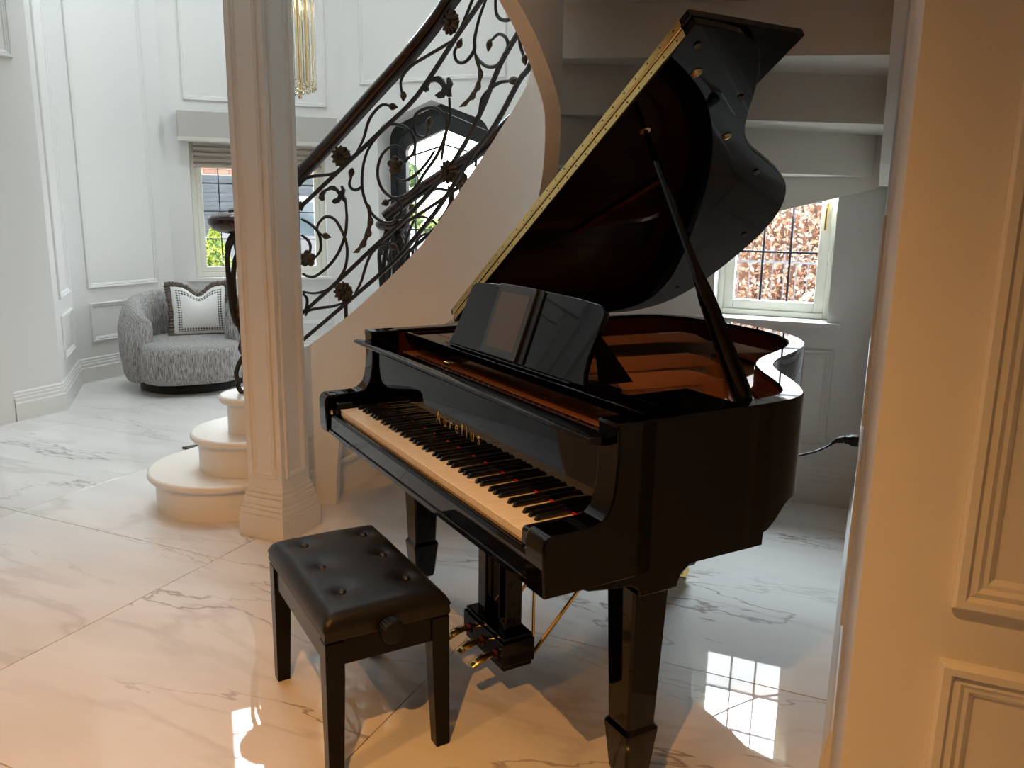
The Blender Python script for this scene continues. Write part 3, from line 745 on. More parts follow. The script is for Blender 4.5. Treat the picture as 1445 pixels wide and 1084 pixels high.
FAR=dict(
 rail=[(102.7, 1.42), (99.6, 1.496), (93.3, 1.625), (89.3, 1.703), (82.2, 1.88), (78.8, 1.958)],
 bar1=[(102.3, 1.314), (98.2, 1.395), (92.0, 1.527), (86.0, 1.669), (81.7, 1.784)],
 bar2=[(102.4, 1.133), (98.2, 1.252), (93.3, 1.394), (87.2, 1.57)],
 flowers=[(92.1, 1.556)],
 curves=[ [(101.9, 1.329), (100.2, 1.353), (98.5, 1.361), (96.9, 1.34), (95.8, 1.303)],[(103.1, 0.988), (102.9, 1.074), (101.3, 1.115), (99.5, 1.109), (98.6, 1.071)],[(103.5, 1.267), (103.4, 1.19), (101.9, 1.153), (100.3, 1.193), (99.2, 1.251), (97.7, 1.271), (96.3, 1.234)],[(98.9, 1.477), (96.3, 1.508), (94.3, 1.504), (93.3, 1.527)],[(92.3, 1.424), (92.7, 1.461), (92.1, 1.49), (91.4, 1.483)],[(94.2, 1.527), (94.0, 1.442), (94.8, 1.386), (96.0, 1.34)],[(102.4, 1.036), (101.6, 1.211), (100.6, 1.307), (100.0, 1.345)],[(103.1, 1.21), (104.5, 1.189), (104.8, 1.131), (103.9, 1.104)],[(98.2, 1.137), (97.0, 1.195), (95.5, 1.216), (94.5, 1.198)],[(89.7, 1.624), (89.2, 1.671), (88.1, 1.692), (87.0, 1.68)] ],
 buds=[ ((92.3, 1.505), (91.5, 1.479)),((96.8, 1.157), (97.6, 1.134)),((100.2, 1.421), (100.9, 1.398)) ])
def balustrade(B, R, name, label, newel, newel_z):
    root = thing(name, label, 'balustrade', group=None)
    C = lambda L, r=R: [cyl(t, r, z) for t, z in L]
    def smooth(L, n=5): return cat_spline(C(L), n)
    # handrail: up the cylinder from the volute
    nx, ny = newel
    rail = C(B['rail'])
    if B is NEAR:
        t0_ = [(127.5, 1.362), (123, 1.385), (117.5, 1.45)]
        extra = [(-20.0 + 0, 3.45)]
        rail = C(t0_) + rail + C([(50, 2.52), (36, 2.70), (20, 2.91), (0, 3.18), (-25, 3.5)])
    else:
        rail = C([(105.0, 1.36)]) + rail + C([(60, 2.22), (40, 2.50)])
    prof = [(-0.034, -0.006), (-0.026, -0.02), (0.026, -0.02), (0.034, -0.006), (0.033, 0.008), (0.022, 0.022), (0.0, 0.028), (-0.022, 0.022), (-0.033, 0.008)]
    path = cat_spline(rail, 5)
    # volute: a flat spiral running into the rail
    sp = []
    p0 = path[0]; a0 = atan2(p0.y - ny, p0.x - nx); r0 = hypot(p0.x - nx, p0.y - ny)
    turn = 1 if B is NEAR else 1
    N = 26
    for i in range(N, 0, -1):
        a = a0 + turn * 2.0 * pi * 1.25 * i / N; rr = r0 + (0.02 - r0) * (i / N)
        if i < 9: rr = max(rr, 0.115 * 1.0)
        sp.append(Vector((nx + rr * cos(a), ny + rr * sin(a), newel_z)))
    hr = MB().sweep(path, prof)
    hr.build('handrail', RAILW, root, smooth=50)
    vs_ = 1.0 if B is NEAR else 0.62
    v = MB().lathe([(r * vs_, z * (1 if B is NEAR else .7)) for r, z in [(0.0, -0.062), (0.08, -0.062), (0.118, -0.054), (0.142, -0.040), (0.148, -0.030), (0.158, -0.018), (0.157, 0.0), (0.146, 0.014), (0.120, 0.026), (0.085, 0.034), (0.045, 0.038), (0.0, 0.040)]], 32, (nx, ny, newel_z - 0.018))
    v.build('volute', RAILW, root, smooth=50)
    # flat iron core under the rail
    MB().sweep([p - Vector((0, 0, 0.034)) for p in path], roundrect(0.019, 0.007, 0.002, 1)).build('core_rail', IRON, root, smooth=30)
    sq = roundrect(0.0085, 0.0085, 0.003, 1)
    ext = {'bar1': [(45, 2.45), (25, 2.72), (0, 3.06)], 'bar2': [(36, 2.21), (15, 2.49), (-10, 2.83)], 'bar3': [(30, 2.075), (10, 2.34), (-12, 2.64)]}
    pre = {'bar1': [(122, 1.23)], 'bar2': [(121, .78)], 'bar3': [(121, .65)]}
    for k in ('bar1', 'bar2', 'bar3'):
        if k in B:
            L = B[k]
            if B is NEAR: L = pre[k] + L + ext[k]
            MB().sweep(smooth(L, 4), sq).build('rail_bar', IRON, root, smooth=30)
    if 'foot' in B:
        for t in (101.4, 72.0, 40.0, 12.0):
            zb = lerp_tab(TOPZ, t); MB().tube([cyl(t, R, zb - 0.002), cyl(t, R, zb + 0.075)], 0.009, 8).build('baluster_foot', IRON, root)
    else:
        for t in (100.5, 94, 86):
            zb = OTOP(t); MB().tube([cyl(t, 1.975, zb - 0.002), cyl(t, 1.965, zb + 0.35)], 0.009, 8).build('baluster_foot', IRON, root)
    for L in B['curves']:
        pth = smooth(L, 5); n = len(pth)
        MB().tube(pth, 0.0072, 8, [0.72 + 0.28 * min(1, min(i, n - 1 - i) / (0.3 * n)) for i in range(n)]).build('scroll', IRON, root)
    for a, b in B['buds']:
        A, Bb = cyl(a[0], R, a[1]), cyl(b[0], R, b[1]); d = (Bb - A); ln = d.length; d.normalize()
        rad = Vector((cos(radians(a[0])), sin(radians(a[0])), 0)); sd = d.cross(rad).normalized(); nr = sd.cross(d)
        rings = []
        for s_, w_ in ((-0.1, 0.05), (0.05, 0.62), (0.25, 0.95), (0.45, 1.0), (0.65, 0.78), (0.85, 0.42), (1.05, 0.05)):
            rings.append([A + d * (s_ * ln) + (sd * cos(2 * pi * j / 10) + nr * 0.7 * sin(2 * pi * j / 10)) * 0.0155 * w_ for j in range(10)])
        MB().loft(rings).build('bud', BRONZE, root, smooth=60)
    for t, z in B['flowers']:
        c = cyl(t, R, z); nv = Vector((-cos(radians(t)), -sin(radians(t)), 0)); sd = nv.cross(Vector((0, 0, 1)))
        m = MB(); Z = Vector((0, 0, 1))
        for k in range(12):
            a = 2 * pi * k / 12; rd = sd * cos(a) + Z * sin(a); tg = -sd * sin(a) + Z * cos(a)
            m.ell(c + rd * 0.029 + nv * 0.006, (rd * 0.021, tg * 0.0088, nv * 0.012), 8, 6)
        m.lathe([(0, 0), (0, 0)], 4) if False else None
        m.ell(c, (sd * 0.043, Z * 0.043, nv * 0.009), 20, 6)
        m.build('rosette', BRONZE, root, smooth=60)
        MB().ell(c + nv * 0.014, (sd * 0.011, Z * 0.011, nv * 0.009), 10, 6).build('rosette_centre', IRON, root)
    for t, z in B.get('roses', []):
        c = cyl(t, R, z); nv = Vector((-cos(radians(t)), -sin(radians(t)), 0)); sd = nv.cross(Vector((0, 0, 1))); Z = Vector((0, 0, 1))
        m = MB()
        for k in range(5):
            a = 2 * pi * k / 5 + 0.3; rd = sd * cos(a) + Z * sin(a); tg = -sd * sin(a) + Z * cos(a)
            m.ell(c + rd * 0.022, (rd * 0.019 + nv * 0.006, tg * 0.018, nv * 0.013), 10, 6)
        m.ell(c, (sd * 0.03, Z * 0.03, nv * 0.02), 10, 6)
        m.build('rose', BRONZE, root, smooth=60)
    for L in B.get('leaves', []):
        pth = cat_spline(C(L), 5); n = len(pth); m = MB(); rings = []
        for i, p in enumerate(pth):
            tgt = (pth[min(i + 1, n - 1)] - pth[max(i - 1, 0)]).normalized()
            ang = radians(L[0][0]); rad = Vector((cos(ang), sin(ang), 0)); sd = tgt.cross(rad).normalized()
            w_ = 0.033 * (0.35 + 0.65 * sin(pi * min(1, 0.25 + 0.75 * (1 - i / n)))) * (1 if i < n - 1 else 0.1) * (1 - 0.75 * (i / n) ** 2)
            lob = (1.0 if (i % 4) in (1, 2) else 0.62)
            rings.append([p - sd * w_ * lob * 0.25 - rad * 0.003, p + rad * 0.008, p + sd * w_ * lob - rad * 0.002, p + sd * w_ * lob * 0.9 - rad * 0.007, p - rad * 0.008, p - sd * w_ * lob * 0.25 - rad * 0.006])
        m.loft(rings).build('acanthus_leaf', BRONZE, root, smooth=30)
    for L in B.get('acan', []):
        m = MB().prism(L, lambda p: cyl(p[0], R - 0.006, p[1]), lambda p: cyl(p[0], R + 0.006, p[1]))
        m.build('leaf_spray', IRON, root, smooth=30)
    # scrolled newel cage
    base = 3 * RISE if B is NEAR else 3 * RISE
    post = [[(0.018, newel_z - 0.03), (0.05, newel_z - 0.09), (0.078, newel_z - 0.17), (0.082, 1.10), (0.083, .95), (0.074, .88), (0.045, .855), (0.028, .875)],
            [(0.02, 1.22), (0.05, 1.15), (0.062, 1.05), (0.06, .88), (0.045, .80), (0.058, .745), (0.035, .72), (0.012, .75)],
            [(0.012, .74), (0.055, .69), (0.078, .63), (0.065, .595), (0.03, .60), (0.02, .625)],
            [(0.02, .62), (0.065, .585), (0.066, .56), (0.05, base + 0.006), (0.02, base + 0.006)]]
    for ang in (0.4, 1.97, 3.54, 5.11):
        for kk, pr in enumerate(post):
            tw = [Vector((nx + r * cos(ang + 2.0 * (newel_z - z)), ny + r * sin(ang + 2.0 * (newel_z - z)), z)) for r, z in pr]
            MB().tube(cat_spline(tw, 5), 0.0115, 8).build('newel_scroll', IRON, root)
        c = Vector((nx + 0.055 * cos(ang + 1), ny + 0.055 * sin(ang + 1), 0.93)); X = Vector((cos(ang + 1), sin(ang + 1), 0)); Y = Vector((-X.y, X.x, 0)); m = MB()
        for k in range(5):
            a = 2 * pi * k / 5; rd = Y * cos(a) + Vector((0, 0, sin(a)))
            m.ell(c + rd * 0.016 + X * 0.008, (rd * 0.016, X * 0.011, X.cross(rd) * 0.014), 8, 5)
        m.build('rose', BRONZE, root, smooth=60)
        lf = [Vector((nx + r * cos(ang + 0.8), ny + r * sin(ang + 0.8), z)) for r, z in ((0.02, newel_z - 0.07), (0.06, newel_z - 0.10), (0.085, newel_z - 0.15), (0.08, newel_z - 0.19))]
        MB().tube(cat_spline(lf, 4), 0.02, 8, [0.5, .8, 1, 1, 1, .9, .9, .8, .7, .5, .4, .3, .15]).build('leaf_spray', IRON, root)
    MB().tube([(nx, ny, base + 0.001), (nx, ny, newel_z - 0.02)], 0.011, 10).build('newel_post', IRON, root)
    return root
balustrade(NEAR, 1.1215, 'stair_balustrade', 'dark scrolled wrought iron balustrade with rosettes on the near side of the stairs', (-2.645, 2.965), 1.36)
balustrade(FAR, 1.95, 'stair_balustrade', 'dark wrought iron balustrade on the far side of the stairs, before the arched door', (-2.47, 3.95), 1.34)
# ------------------------------------------------------------------ grand piano (local frame: u to the treble, v to the tail, z up; origin under the keyboard front)
piano = thing('grand_piano', 'black polished baby grand piano with its lid propped open, under the curved stairs', 'piano', (-1.121, 1.866, 0), radians(-36.33))
PZ = 0.98
half = [(.743, .20), (.743, .40), (.743, .56), (.732, .655), (.702, .72), (.645, .775), (.57, .828), (.478, .884), (.40, .945), (.338, 1.03), (.29, 1.13), (.238, 1.235), (.165, 1.345), (.055, 1.435), (-.08, 1.492), (-.25, 1.517), (-.45, 1.517), (-.60, 1.485), (-.69, 1.41), (-.735, 1.28), (-.743, 1.12), (-.743, .80), (-.743, .45), (-.743, .20)]
OUT = [(p.x, p.y) for p in cat_spline([(a, b, 0) for a, b in half], 4)]
ix = next(i for i, p in enumerate(OUT) if p[1] > .575)
OUT[ix:ix] = [(.743, .5725), (.743, .5735), (.7425, .60), (.740, .625)] if OUT[ix][1] > .63 else [(.743, .5725), (.743, .5735)]
def offs(path, d):
    out = []
    for i, p in enumerate(path):
        a, b = Vector(path[max(i - 1, 0)]), Vector(path[min(i + 1, len(path) - 1)])
        t = (b - a).normalized(); out.append((p[0] - t.y * d, p[1] + t.x * d))
    return out
INN = offs(OUT, 0.052)
INN2 = offs(OUT, 0.0535)
def zbot(p):
    return 0.64 if p[1] < 0.575 else 0.64 + 0.085 * min(1, max(0, (p[1] - 0.575) / 0.09)) ** 1.6 if p[1] < 0.665 else 0.725
def zbot2(p):
    v = p[1]
    if v < 0.573: return 0.638
    f = min(1, (v - 0.5735) / 0.10); return 0.668 + 0.062 * f * f * (3 - 2 * f)
rings = []
for o, i in zip(OUT, INN):
    zb = zbot2(o)
    e = 0.004
    def mix(t): return (o[0] + (i[0] - o[0]) * t, o[1] + (i[1] - o[1]) * t)
    m1, m2 = mix(0.07), mix(0.93)
    rings.append([(*o, zb), (*o, PZ - e), (*m1, PZ), (*m2, PZ), (*i, PZ - e), (*i, zb)])
MB().loft(rings).build('rim', BLACK, piano, smooth=35)
rings = []
for i, j in zip(INN, INN2): rings.append([(*i, .80), (*i, .968), (*j, .968), (*j, .80)])
MB().loft(rings).build('inner_rim_veneer', MAHOG, piano, smooth=35)
AP = [(.24, .638), (-.030, .638), (-.034, .70), (-.034, .748), (-.031, .758), (-.024, .766), (-.014, .770), (.07, .771), (.092, .773), (.110, .781), (.124, .797), (.133, .822), (.138, .855), (.140, .90), (.1395, .95), (.137, PZ - .003), (.140, PZ), (.24, PZ)]
for s in (-1, 1):
    a, b = (.672, .743) if s > 0 else (-.743, -.672)
    MB().xprism(AP, a, b).build('arm', BLACK, piano, smooth=28, bevel=0.004)
    # carved corbel on the arm's front face and the key block
    kb = [(-.004, .705), (-.010, .712), (-.010, .742), (-.004, .750), (.152, .750), (.152, .705)]
    a, b = (.616, .671) if s > 0 else (-.671, -.616)
    MB().xprism(kb, a, b).build('key_block', BLACK, piano, smooth=30, bevel=0.004)
    c = s * .643
    MB().lathe([(0, 0), (.009, 0), (.010, -.004), (.006, -.008), (0, -.009)], 14, (s * .655, -.012, .712), 'Y').build('key_block_screw', BRASS, piano)
    # cheek lining behind the arm
MB().box(-.671, .671, .0, .62, .640, .700).build('key_bed', BLACK, piano, smooth=0)
MB().xprism([(-.022, .655), (-.022, .700), (-.016, .708), (-.004, .710), (-.001, .655)], -.671, .671).build('key_slip', BLACK, piano, smooth=30, bevel=0.002)
MB().xprism([(-.026, .640), (-.026, .652), (-.020, .655), (.0, .655), (.0, .640)], -.671, .671).build('front_rail', BLACK, piano, smooth=30)
# keys
W_ = .0235
wk0 = kf0 = None
for k in range(52):
    u = -.611 + k * W_
    if wk0 is None:
        wk0 = MB().box(.0005, W_ - .0005, .0, .152, .7265, .7305).build('white_key', IVORY, piano, smooth=0, bevel=0.0012)
        kf0 = MB().box(.0006, W_ - .0006, .0025, .006, .7095, .7264).build('white_key_front', KEYFRONT, piano, smooth=0)
        wk0.location = kf0.location = (u, 0, 0)
    else:
        place(wk0.copy(), piano, (u, 0, 0)); place(kf0.copy(), piano, (u, 0, 0))
MB().box(-.611, .611, .006, .16, .701, .7263).build('key_lever_bodies', mat('pale_lime_wood', (.6, .48, .33), .6), piano, smooth=0)
bk0 = None
pat = [1, 1, 0, 1, 1, 1, 0]          # after C D E F G A B
# 88 keys start at A0
names = ['A', 'B'] + ['C', 'D', 'E', 'F', 'G', 'A', 'B'] * 7 + ['C']
for k, nme in enumerate(names):
    if nme in 'CDFGA' and k < 51:
        dx = {'C': -.0016, 'D': .0016, 'F': -.0022, 'G': 0, 'A': .0022}[nme]
        u = -.611 + (k + 1) * W_ + dx
        if bk0 is None:
            m = MB(); w0, w1 = .0058, .0046
            m.loft([[(-w0, .054, .7305), (w0, .054, .7305), (w0, .152, .7305), (-w0, .152, .7305)], [(-w1, .061, .7420), (w1, .061, .7420), (w1, .152, .7430), (-w1, .152, .7430)]])
            bk0 = m.build('black_key', EBONY, piano, smooth=0, bevel=0.001); bk0.location = (u, 0, 0)
        else: place(bk0.copy(), piano, (u, 0, 0))
MB().box(-.612, .612, .149, .153, .728, .7355).build('name_felt', RED, piano, smooth=0)
# fallboard with rolled lip
FB = [(.1525, .7365), (.170, .7365), (.172, .90), (.172, .925), (.166, .9285), (.158, .928), (.154, .90), (.1505, .80)]
MB().xprism(FB, -.6705, .6705).build('fallboard', BLACK, piano, smooth=35)
LP = [(.160, .9275), (.150, .9270), (.120, .9305), (.099, .935), (.090, .938), (.086, .943), (.089, .949), (.096, .951), (.112, .9495), (.150, .943), (.168, .938), (.170, .9285)]
MB().xprism(LP, -.712, .712).build('fallboard_lip', BLACK, piano, smooth=35)
t = bpy.data.curves.new('lettering', 'FONT')
t.body = 'Aurelius'; t.size = .052; t.extrude = .0004; t.space_character = 1.62; t.align_x = 'CENTER'
to = bpy.data.objects.new('lettering', t); COL.objects.link(to)
bpy.context.view_layer.update()
dg = bpy.context.evaluated_depsgraph_get()
lm = bpy.data.meshes.new_from_object(to.evaluated_get(dg))
bpy.data.objects.remove(to)
lo = bpy.data.objects.new('lettering', lm); lo['kind'] = 'stuff'; COL.objects.link(lo); lo.parent = piano
lm.materials.clear(); lm.materials.append(BRASS)
lo.rotation_euler = (radians(90), 0, 0); lo.location = (-.018, .1496, .775)
lo['label'] = 'gold lettering Aurelius'
# interior: action gap, pin block, iron plate with struts, soundboard, strings
inside = [(p[0], p[1]) for p in offs(OUT, 0.058)]
SB = [p for p in inside if p[1] > .21]
MB().zprism(SB, .845, .852).build('soundboard', SOUND, piano, smooth=0)
MB().box(-.671, .671, .180, .30, .86, .893).build('pin_block', BLACKSAT, piano, smooth=0)
def plate_band():
    A = offs(OUT, 0.060); B = offs(OUT, 0.125)
    A = [p for p in A]; r = []
    for a, b in zip(A, B):
        if a[1] < .22: continue
        r.append([(*a, .885), (*a, .900), (*b, .893), (*b, .880)])
    return MB().loft(r)
plate_band().build('plate_rim', PLATE, piano, smooth=40)
MB().xprism([(.29, .86), (.29, .895), (.40, .903), (.43, .895), (.43, .86)], -.670, .670).build('plate_front', PLATE, piano, smooth=30)
def strut(u0, v1, u1, ve, h=.958):
    n = 16; rings = []
    for i in range(n + 1):
        t = i / n; v = .41 + (ve - .41) * t; u = u0 + (u1 - u0) * t
        e = max(0, (v - v1) / max(ve - v1, 1e-3)); e = e * e * (3 - 2 * e)
        top = h - (h - .898) * e
        w = .011 + .006 * e
        rings.append([(u - w - .006, v, .87), (u - w, v, top - .006), (u - w + .004, v, top), (u + w - .004, v, top), (u + w, v, top - .006), (u + w + .006, v, .87)])
    return MB().loft(rings).build('plate_strut', PLATE, piano, smooth=45)
strut(-.415, 1.26, -.32, 1.44)
strut(-.03, .94, .07, 1.13)
strut(.205, .725, .30, .96)
# strings, tuning pins, dampers
m = MB()
for k in range(96):
    f = k / 95; u = -.64 + 1.27 * f
    if f < .25:
        v1 = 1.40 - .1 * f; u1 = u + .42 - .3 * f; z = .925
    else: v1 = 1.30 - .98 * (f - .25) / .75 * .95; u1 = u + .10; z = .915
    m.tube([(u, .31, z - .012), (u, .42, z), (u1 * .96, v1, z)], .0008 + .0012 * (1 - f), 3)
so = m.build('strings', mat('copper_strings', (.35, .22, .15), .35, 1.0), piano); so['kind'] = 'stuff'
m = MB()
for k in range(72):
    for r in range(2):
        u = -.62 + 1.24 * k / 71; v = .215 + r * .022 + (k % 2) * .008
        m.tube([(u, v, .893), (u, v, .910)], .0021, 5)
o = m.build('tuning_pins', STEEL, piano); o['kind'] = 'stuff'
MB().box(-.60, .60, .252, .260, .8935, .900).build('pin_felt', REDD, piano, smooth=0)
m = MB()
for k in range(66):
    u = -.61 + .95 * k / 65; m.box(u, u + .010, .405, .445, .928, .948)
o = m.build('dampers', BLACKSAT, piano, smooth=0); o['kind'] = 'stuff'
# music shelf (U-shaped tray) and desk
MB().box(-.6705, .6705, .272, .360, .9505, .9665).build('desk_shelf', BLACK, piano, smooth=0, bevel=0.002)
MB().box(-.6705, -.47, .361, .60, .9505, .9665).build('desk_rail', BLACK, piano, smooth=0, bevel=0.002)
MB().box(.485, .6705, .361, .545, .9505, .9665).build('desk_rail', BLACK, piano, smooth=0, bevel=0.002)
MB().box(-.6705, .6705, .262, .272, .9505, .9735).build('shelf_lip', BLACK, piano, smooth=0, bevel=0.002)
DP = [(-.398, 0.0), (-.386, .02), (-.374, .06), (-.366, .11), (-.362, .15), (-.358, .185), (-.352, .201), (-.336, .210), (-.25, .2165), (-.12, .220), (.0, .221), (.12, .220), (.25, .2165), (.340, .210), (.362, .203), (.374, .190), (.3745, .165), (.370, .125), (.363, .075), (.366, .035), (.382, 0.0)]
dn = Vector((0, .07, .197)).normalized(); dnn = Vector((0, .197, -.07)).normalized()
def dsk(p, n): return tuple(Vector((p[0], .302, .9725)) + dn * p[1] + dnn * n)
desk = MB().prism(DP, lambda p: dsk(p, 0), lambda p: dsk(p, .016)).build('music_desk', BLACK, piano, smooth=30, bevel=0.003)
MB().prism([(-.36, -.005), (-.36, 0.0), (.36, 0.0), (.36, -.005)], lambda p: dsk(p, -.03), lambda p: dsk(p, .018)).build('desk_ledge', BLACK, desk, smooth=0, bevel=0.001)
for u in (-.30, .345):
    MB().add([(u, .375, .967), (u + .02, .375, .967), (u + .02, .47, .967), (u, .47, .967), (u, .353, 1.09), (u + .02, .353, 1.09), (u + .02, .366, 1.09), (u, .366, 1.09)], [(0, 3, 2, 1), (4, 5, 6, 7), (0, 1, 5, 4), (1, 2, 6, 5), (2, 3, 7, 6), (3, 0, 4, 7)]).build('desk_strut', BLACKSAT, desk, smooth=0)
# tiny brass latch on the tray
MB().box(-.27, -.235, .225, .25, .925, .936).build('tray_latch', BRASS, piano, smooth=0, bevel=0.002)
# lid: hinged on the spine (bass side), raised 33.5 degrees
LT = radians(33.5)
def lidp(s, v, n): return (-.743 + s * cos(LT) - n * sin(LT), v, .986 + s * sin(LT) + n * cos(LT))
lid_out = [(p[0] + .743, p[1]) for p in offs(OUT, -.012) if p[1] > .49]
lid_out = [(lid_out[0][0], .490)] + lid_out + [(lid_out[-1][0], .490)]
lid_out = [(max(a, 0.0), b) for a, b in lid_out]
lid = MB().prism(lid_out, lambda p: lidp(p[0], p[1], 0), lambda p: lidp(p[0], p[1], .022)).build('lid', BLACK, piano, smooth=35, bevel=0.003)
MB().prism([(0.0, .4885), (1.495, .4885), (1.495, .862), (0.0, .862)], lambda p: lidp(p[0], p[1], .028), lambda p: lidp(p[0], p[1], .050)).build('lid_front_flap', BLACK, piano, smooth=30, bevel=0.003)
for n0_, n1_ in ((.0025, .0195), (.0305, .0475)):
    h = MB().prism([(.02, .4862), (1.462, .4862), (1.462, .4886), (.02, .4886)], lambda p: lidp(p[0], p[1], n0_), lambda p: lidp(p[0], p[1], n1_)).build('hinge_leaf', BRASS, lid, smooth=0)
    m = MB()
    for k in range(27):
        s_ = .05 + 1.385 * k / 26; nm = (n0_ + n1_) / 2
        m.ell(lidp(s_, .4860, nm), ((.0028 * cos(LT), 0, .0028 * sin(LT)), (0, .0012, 0), (-.0028 * sin(LT), 0, .0028 * cos(LT))), 8, 4)
    o = m.build('hinge_screws', mat('dark_brass', (.10, .06, .02), .4, .8), lid); o['kind'] = 'stuff'
MB().tube([lidp(.02, .4868, .025), lidp(1.462, .4868, .025)], .0042, 10).build('hinge_knuckle', BRASS, lid)
a_s = Vector((cos(LT), 0, sin(LT))); a_n = Vector((-sin(LT), 0, cos(LT)))
for s_, v_ in ((1.441, .54), (1.293, .81), (.985, 1.15), (.616, 1.43), (.20, 1.43)):
    MB().ell(Vector(lidp(s_, v_, -.003)), (a_s * .0095, Vector((0, .0095, 0)), a_n * .006), 12, 6).build('lid_buffer', RUBBER, lid)
for s_, v_ in ((1.135, .60), (1.138, .892), (1.358, .602)):
    c = Vector(lidp(s_, v_, 0)); Yv = Vector((0, 1, 0)); rings = []
    for r_, n_ in ((.015, 0), (.015, -.002), (.012, -.004), (.008, -.0045), (.007, -.001)):
        rings.append([c + a_s * r_ * cos(2 * pi * j / 18) + Yv * r_ * sin(2 * pi * j / 18) + a_n * n_ for j in range(18)])
    MB().loft(rings).build('prop_cup', BRASS, lid)
for v_ in (.62, 1.05):
    MB().box(-.756, -.74, v_, v_ + .09, .955, .999).build('spine_hinge', BRASS, piano, smooth=0, bevel=0.002)
# lid prop (stick), widening to its foot on the treble side of the rim
A, Bq = Vector((.662, .568, .962)), Vector(lidp(1.135, .60, -.004))
d = (Bq - A); ln = d.length; d.normalize(); sd = Vector((0, 1, 0)); nn = d.cross(sd).normalized(); sd = nn.cross(d).normalized()
rings = []
for s_, w_, t2 in ((0, .024, .013), (.02, .031, .015), (.30, .027, .015), (.36, .0255, .015), (.40, .021, .014), (.45, .0145, .012), (.52, .012, .0105), (.96, .0085, .008), (1.0, .006, .006)):
    c = A + d * (s_ * ln)
    rings.append([c + (nn * cos(a) * w_ + sd * sin(a) * t2) for a in (radians(x) for x in (20, 70, 110, 160, 200, 250, 290, 340))])
prop = MB().loft(rings).build('lid_prop', BLACK, piano, smooth=35)
MB().box(A.x - .03, A.x + .03, A.y - .028, A.y + .028, .94, .958).build('prop_bracket', BLACKSAT, piano, smooth=0, bevel=0.004)
for dy in (-.018, .018): MB().lathe([(0, .0), (.004, .0), (.003, .003), (0, .0035)], 10, (A.x + .02, A.y + dy, .958)).build('bracket_screw', BRASS, piano)
# short prop lying on the lid's underside
MB().tube([lidp(.62, .66, -.008), lidp(.93, .80, -.008)], .006, 8).build('half_prop', MAHOG, lid)
# legs
def leg(u, v):
    e = thing('leg', None, None); e.parent = piano; e.location = (u, v, 0)
    def sq(h_, z, c=.006): return [(x * 1.0, y * 1.0, z) for x, y in roundrect(h_, h_, c, 1)]
    MB().loft([sq(.053, .638), sq(.0525, .56), sq(.041, .200)]).build('leg_shaft', BLACK, e, smooth=20)
    MB().loft([sq(.041, .201), sq(.048, .189), sq(.048, .181), sq(.047, .175), sq(.037, .070), sq(.034, .0605)]).build('leg_foot', BLACK, e, smooth=20)
    m = MB().lathe([(.004, -.011), (.024, -.011), (.027, -.006), (.027, .006), (.024, .011), (.004, .011)], 20, (0, 0, .0275), 'X')
    m.box(-.016, -.012, -.012, .012, .02, .064); m.box(.012, .016, -.012, .012, .02, .064); m.box(-.016, .016, -.012, .012, .058, .064)
    m.build('caster', BRASS, e, smooth=40)
    return e
for u, v in ((.628, .302), (-.628, .302), (-.24, 1.24)): leg(u, v)
# leg plates with curved brackets below the case
GP = [(.085, .640), (.088, .622), (.115, .612), (.16, .606), (.225, .602), (.245, .596), (.250, .585), (.355, .585), (.362, .598), (.375, .604), (.395, .606), (.41, .612), (.43, .628), (.45, .636), (.47, .640)]
GP = [(.080, .637), (.086, .618), (.110, .606), (.165, .598), (.225, .592), (.246, .580), (.249, .560), (.357, .560), (.360, .574), (.370, .592), (.390, .606), (.418, .616), (.452, .622), (.468, .637)]
for s in (-1, 1):
    a, b = (.572, .700) if s > 0 else (-.700, -.572)
    MB().xprism(GP, a, b).build('leg_bracket', BLACK, piano, smooth=40, bevel=0.003)
MB().box(-.34, -.14, 1.12, 1.34, .66, .73).build('leg_bracket', BLACK, piano, smooth=0, bevel=0.004)
for v0 in (.62, .95): MB().box(-.66 if v0 < .9 else -.6, .5 if v0 < .9 else .2, v0, v0 + .09, .70, .80).build('back_post', mat('dark_beam', (.03, .02, .015), .5), piano, smooth=0)
MB().zprism([p for p in offs(OUT, .06)], .80, .815).build('bottom_board', mat('dark_board', (.03, .018, .012), .6), piano, smooth=0)
# pedal lyre
MB().box(-.065, .185, .195, .300, .128, .200).build('lyre_box', BLACK, piano, smooth=0, bevel=0.004)
MB().box(-.058, .178, .200, .295, .2005, .214).build('lyre_box_cap', BLACK, piano, smooth=0, bevel=0.004)
MB().box(-.058, .178, .200, .295, .112, .1275).build('lyre_box_base', BLACK, piano, smooth=0, bevel=0.003)
for u in (-.022, .105):
    MB().box(u, u + .046, .222, .275, .2145, .60).build('lyre_pillar', BLACK, piano, smooth=0, bevel=0.003)
MB().box(-.09, .21, .20, .30, .60, .638).build('lyre_top_block', BLACK, piano, smooth=0, bevel=0.004)
for u in (-.025, .06, .145):
    pth = cat_spline([(u, .20, .155), (u, .178, .159), (u, .155, .157), (u, .132, .150), (u, .114, .140)], 4)
    n = len(pth)
    pr = [(-1, -.25), (-.8, .15), (-.3, .32), (.3, .32), (.8, .15), (1, -.25), (.5, -.32), (-.5, -.32)]
    m = MB().sweep(pth, pr, [.011 + .0065 * min(1, i / (n * .55)) * (1 if i < n - 2 else .75) for i in range(n)])
    pd = m.build('pedal', BRASS, piano, smooth=60)
    MB().box(u - .010, u + .010, .188, .1945, .143, .166).build('pedal_felt', REDD, piano, smooth=0)
MB().tube([(.15, .315, .15), (.15, .315, .64)], .0045, 8).build('pedal_rod', BRASS, piano)
MB().tube([(.165, .305, .135), (.165, .84, .70)], .006, 8).build('lyre_brace', BRASS, piano)
MB().tube([(-.045, .305, .135), (-.045, .84, .70)], .006, 8).build('lyre_brace', BRASS, piano)
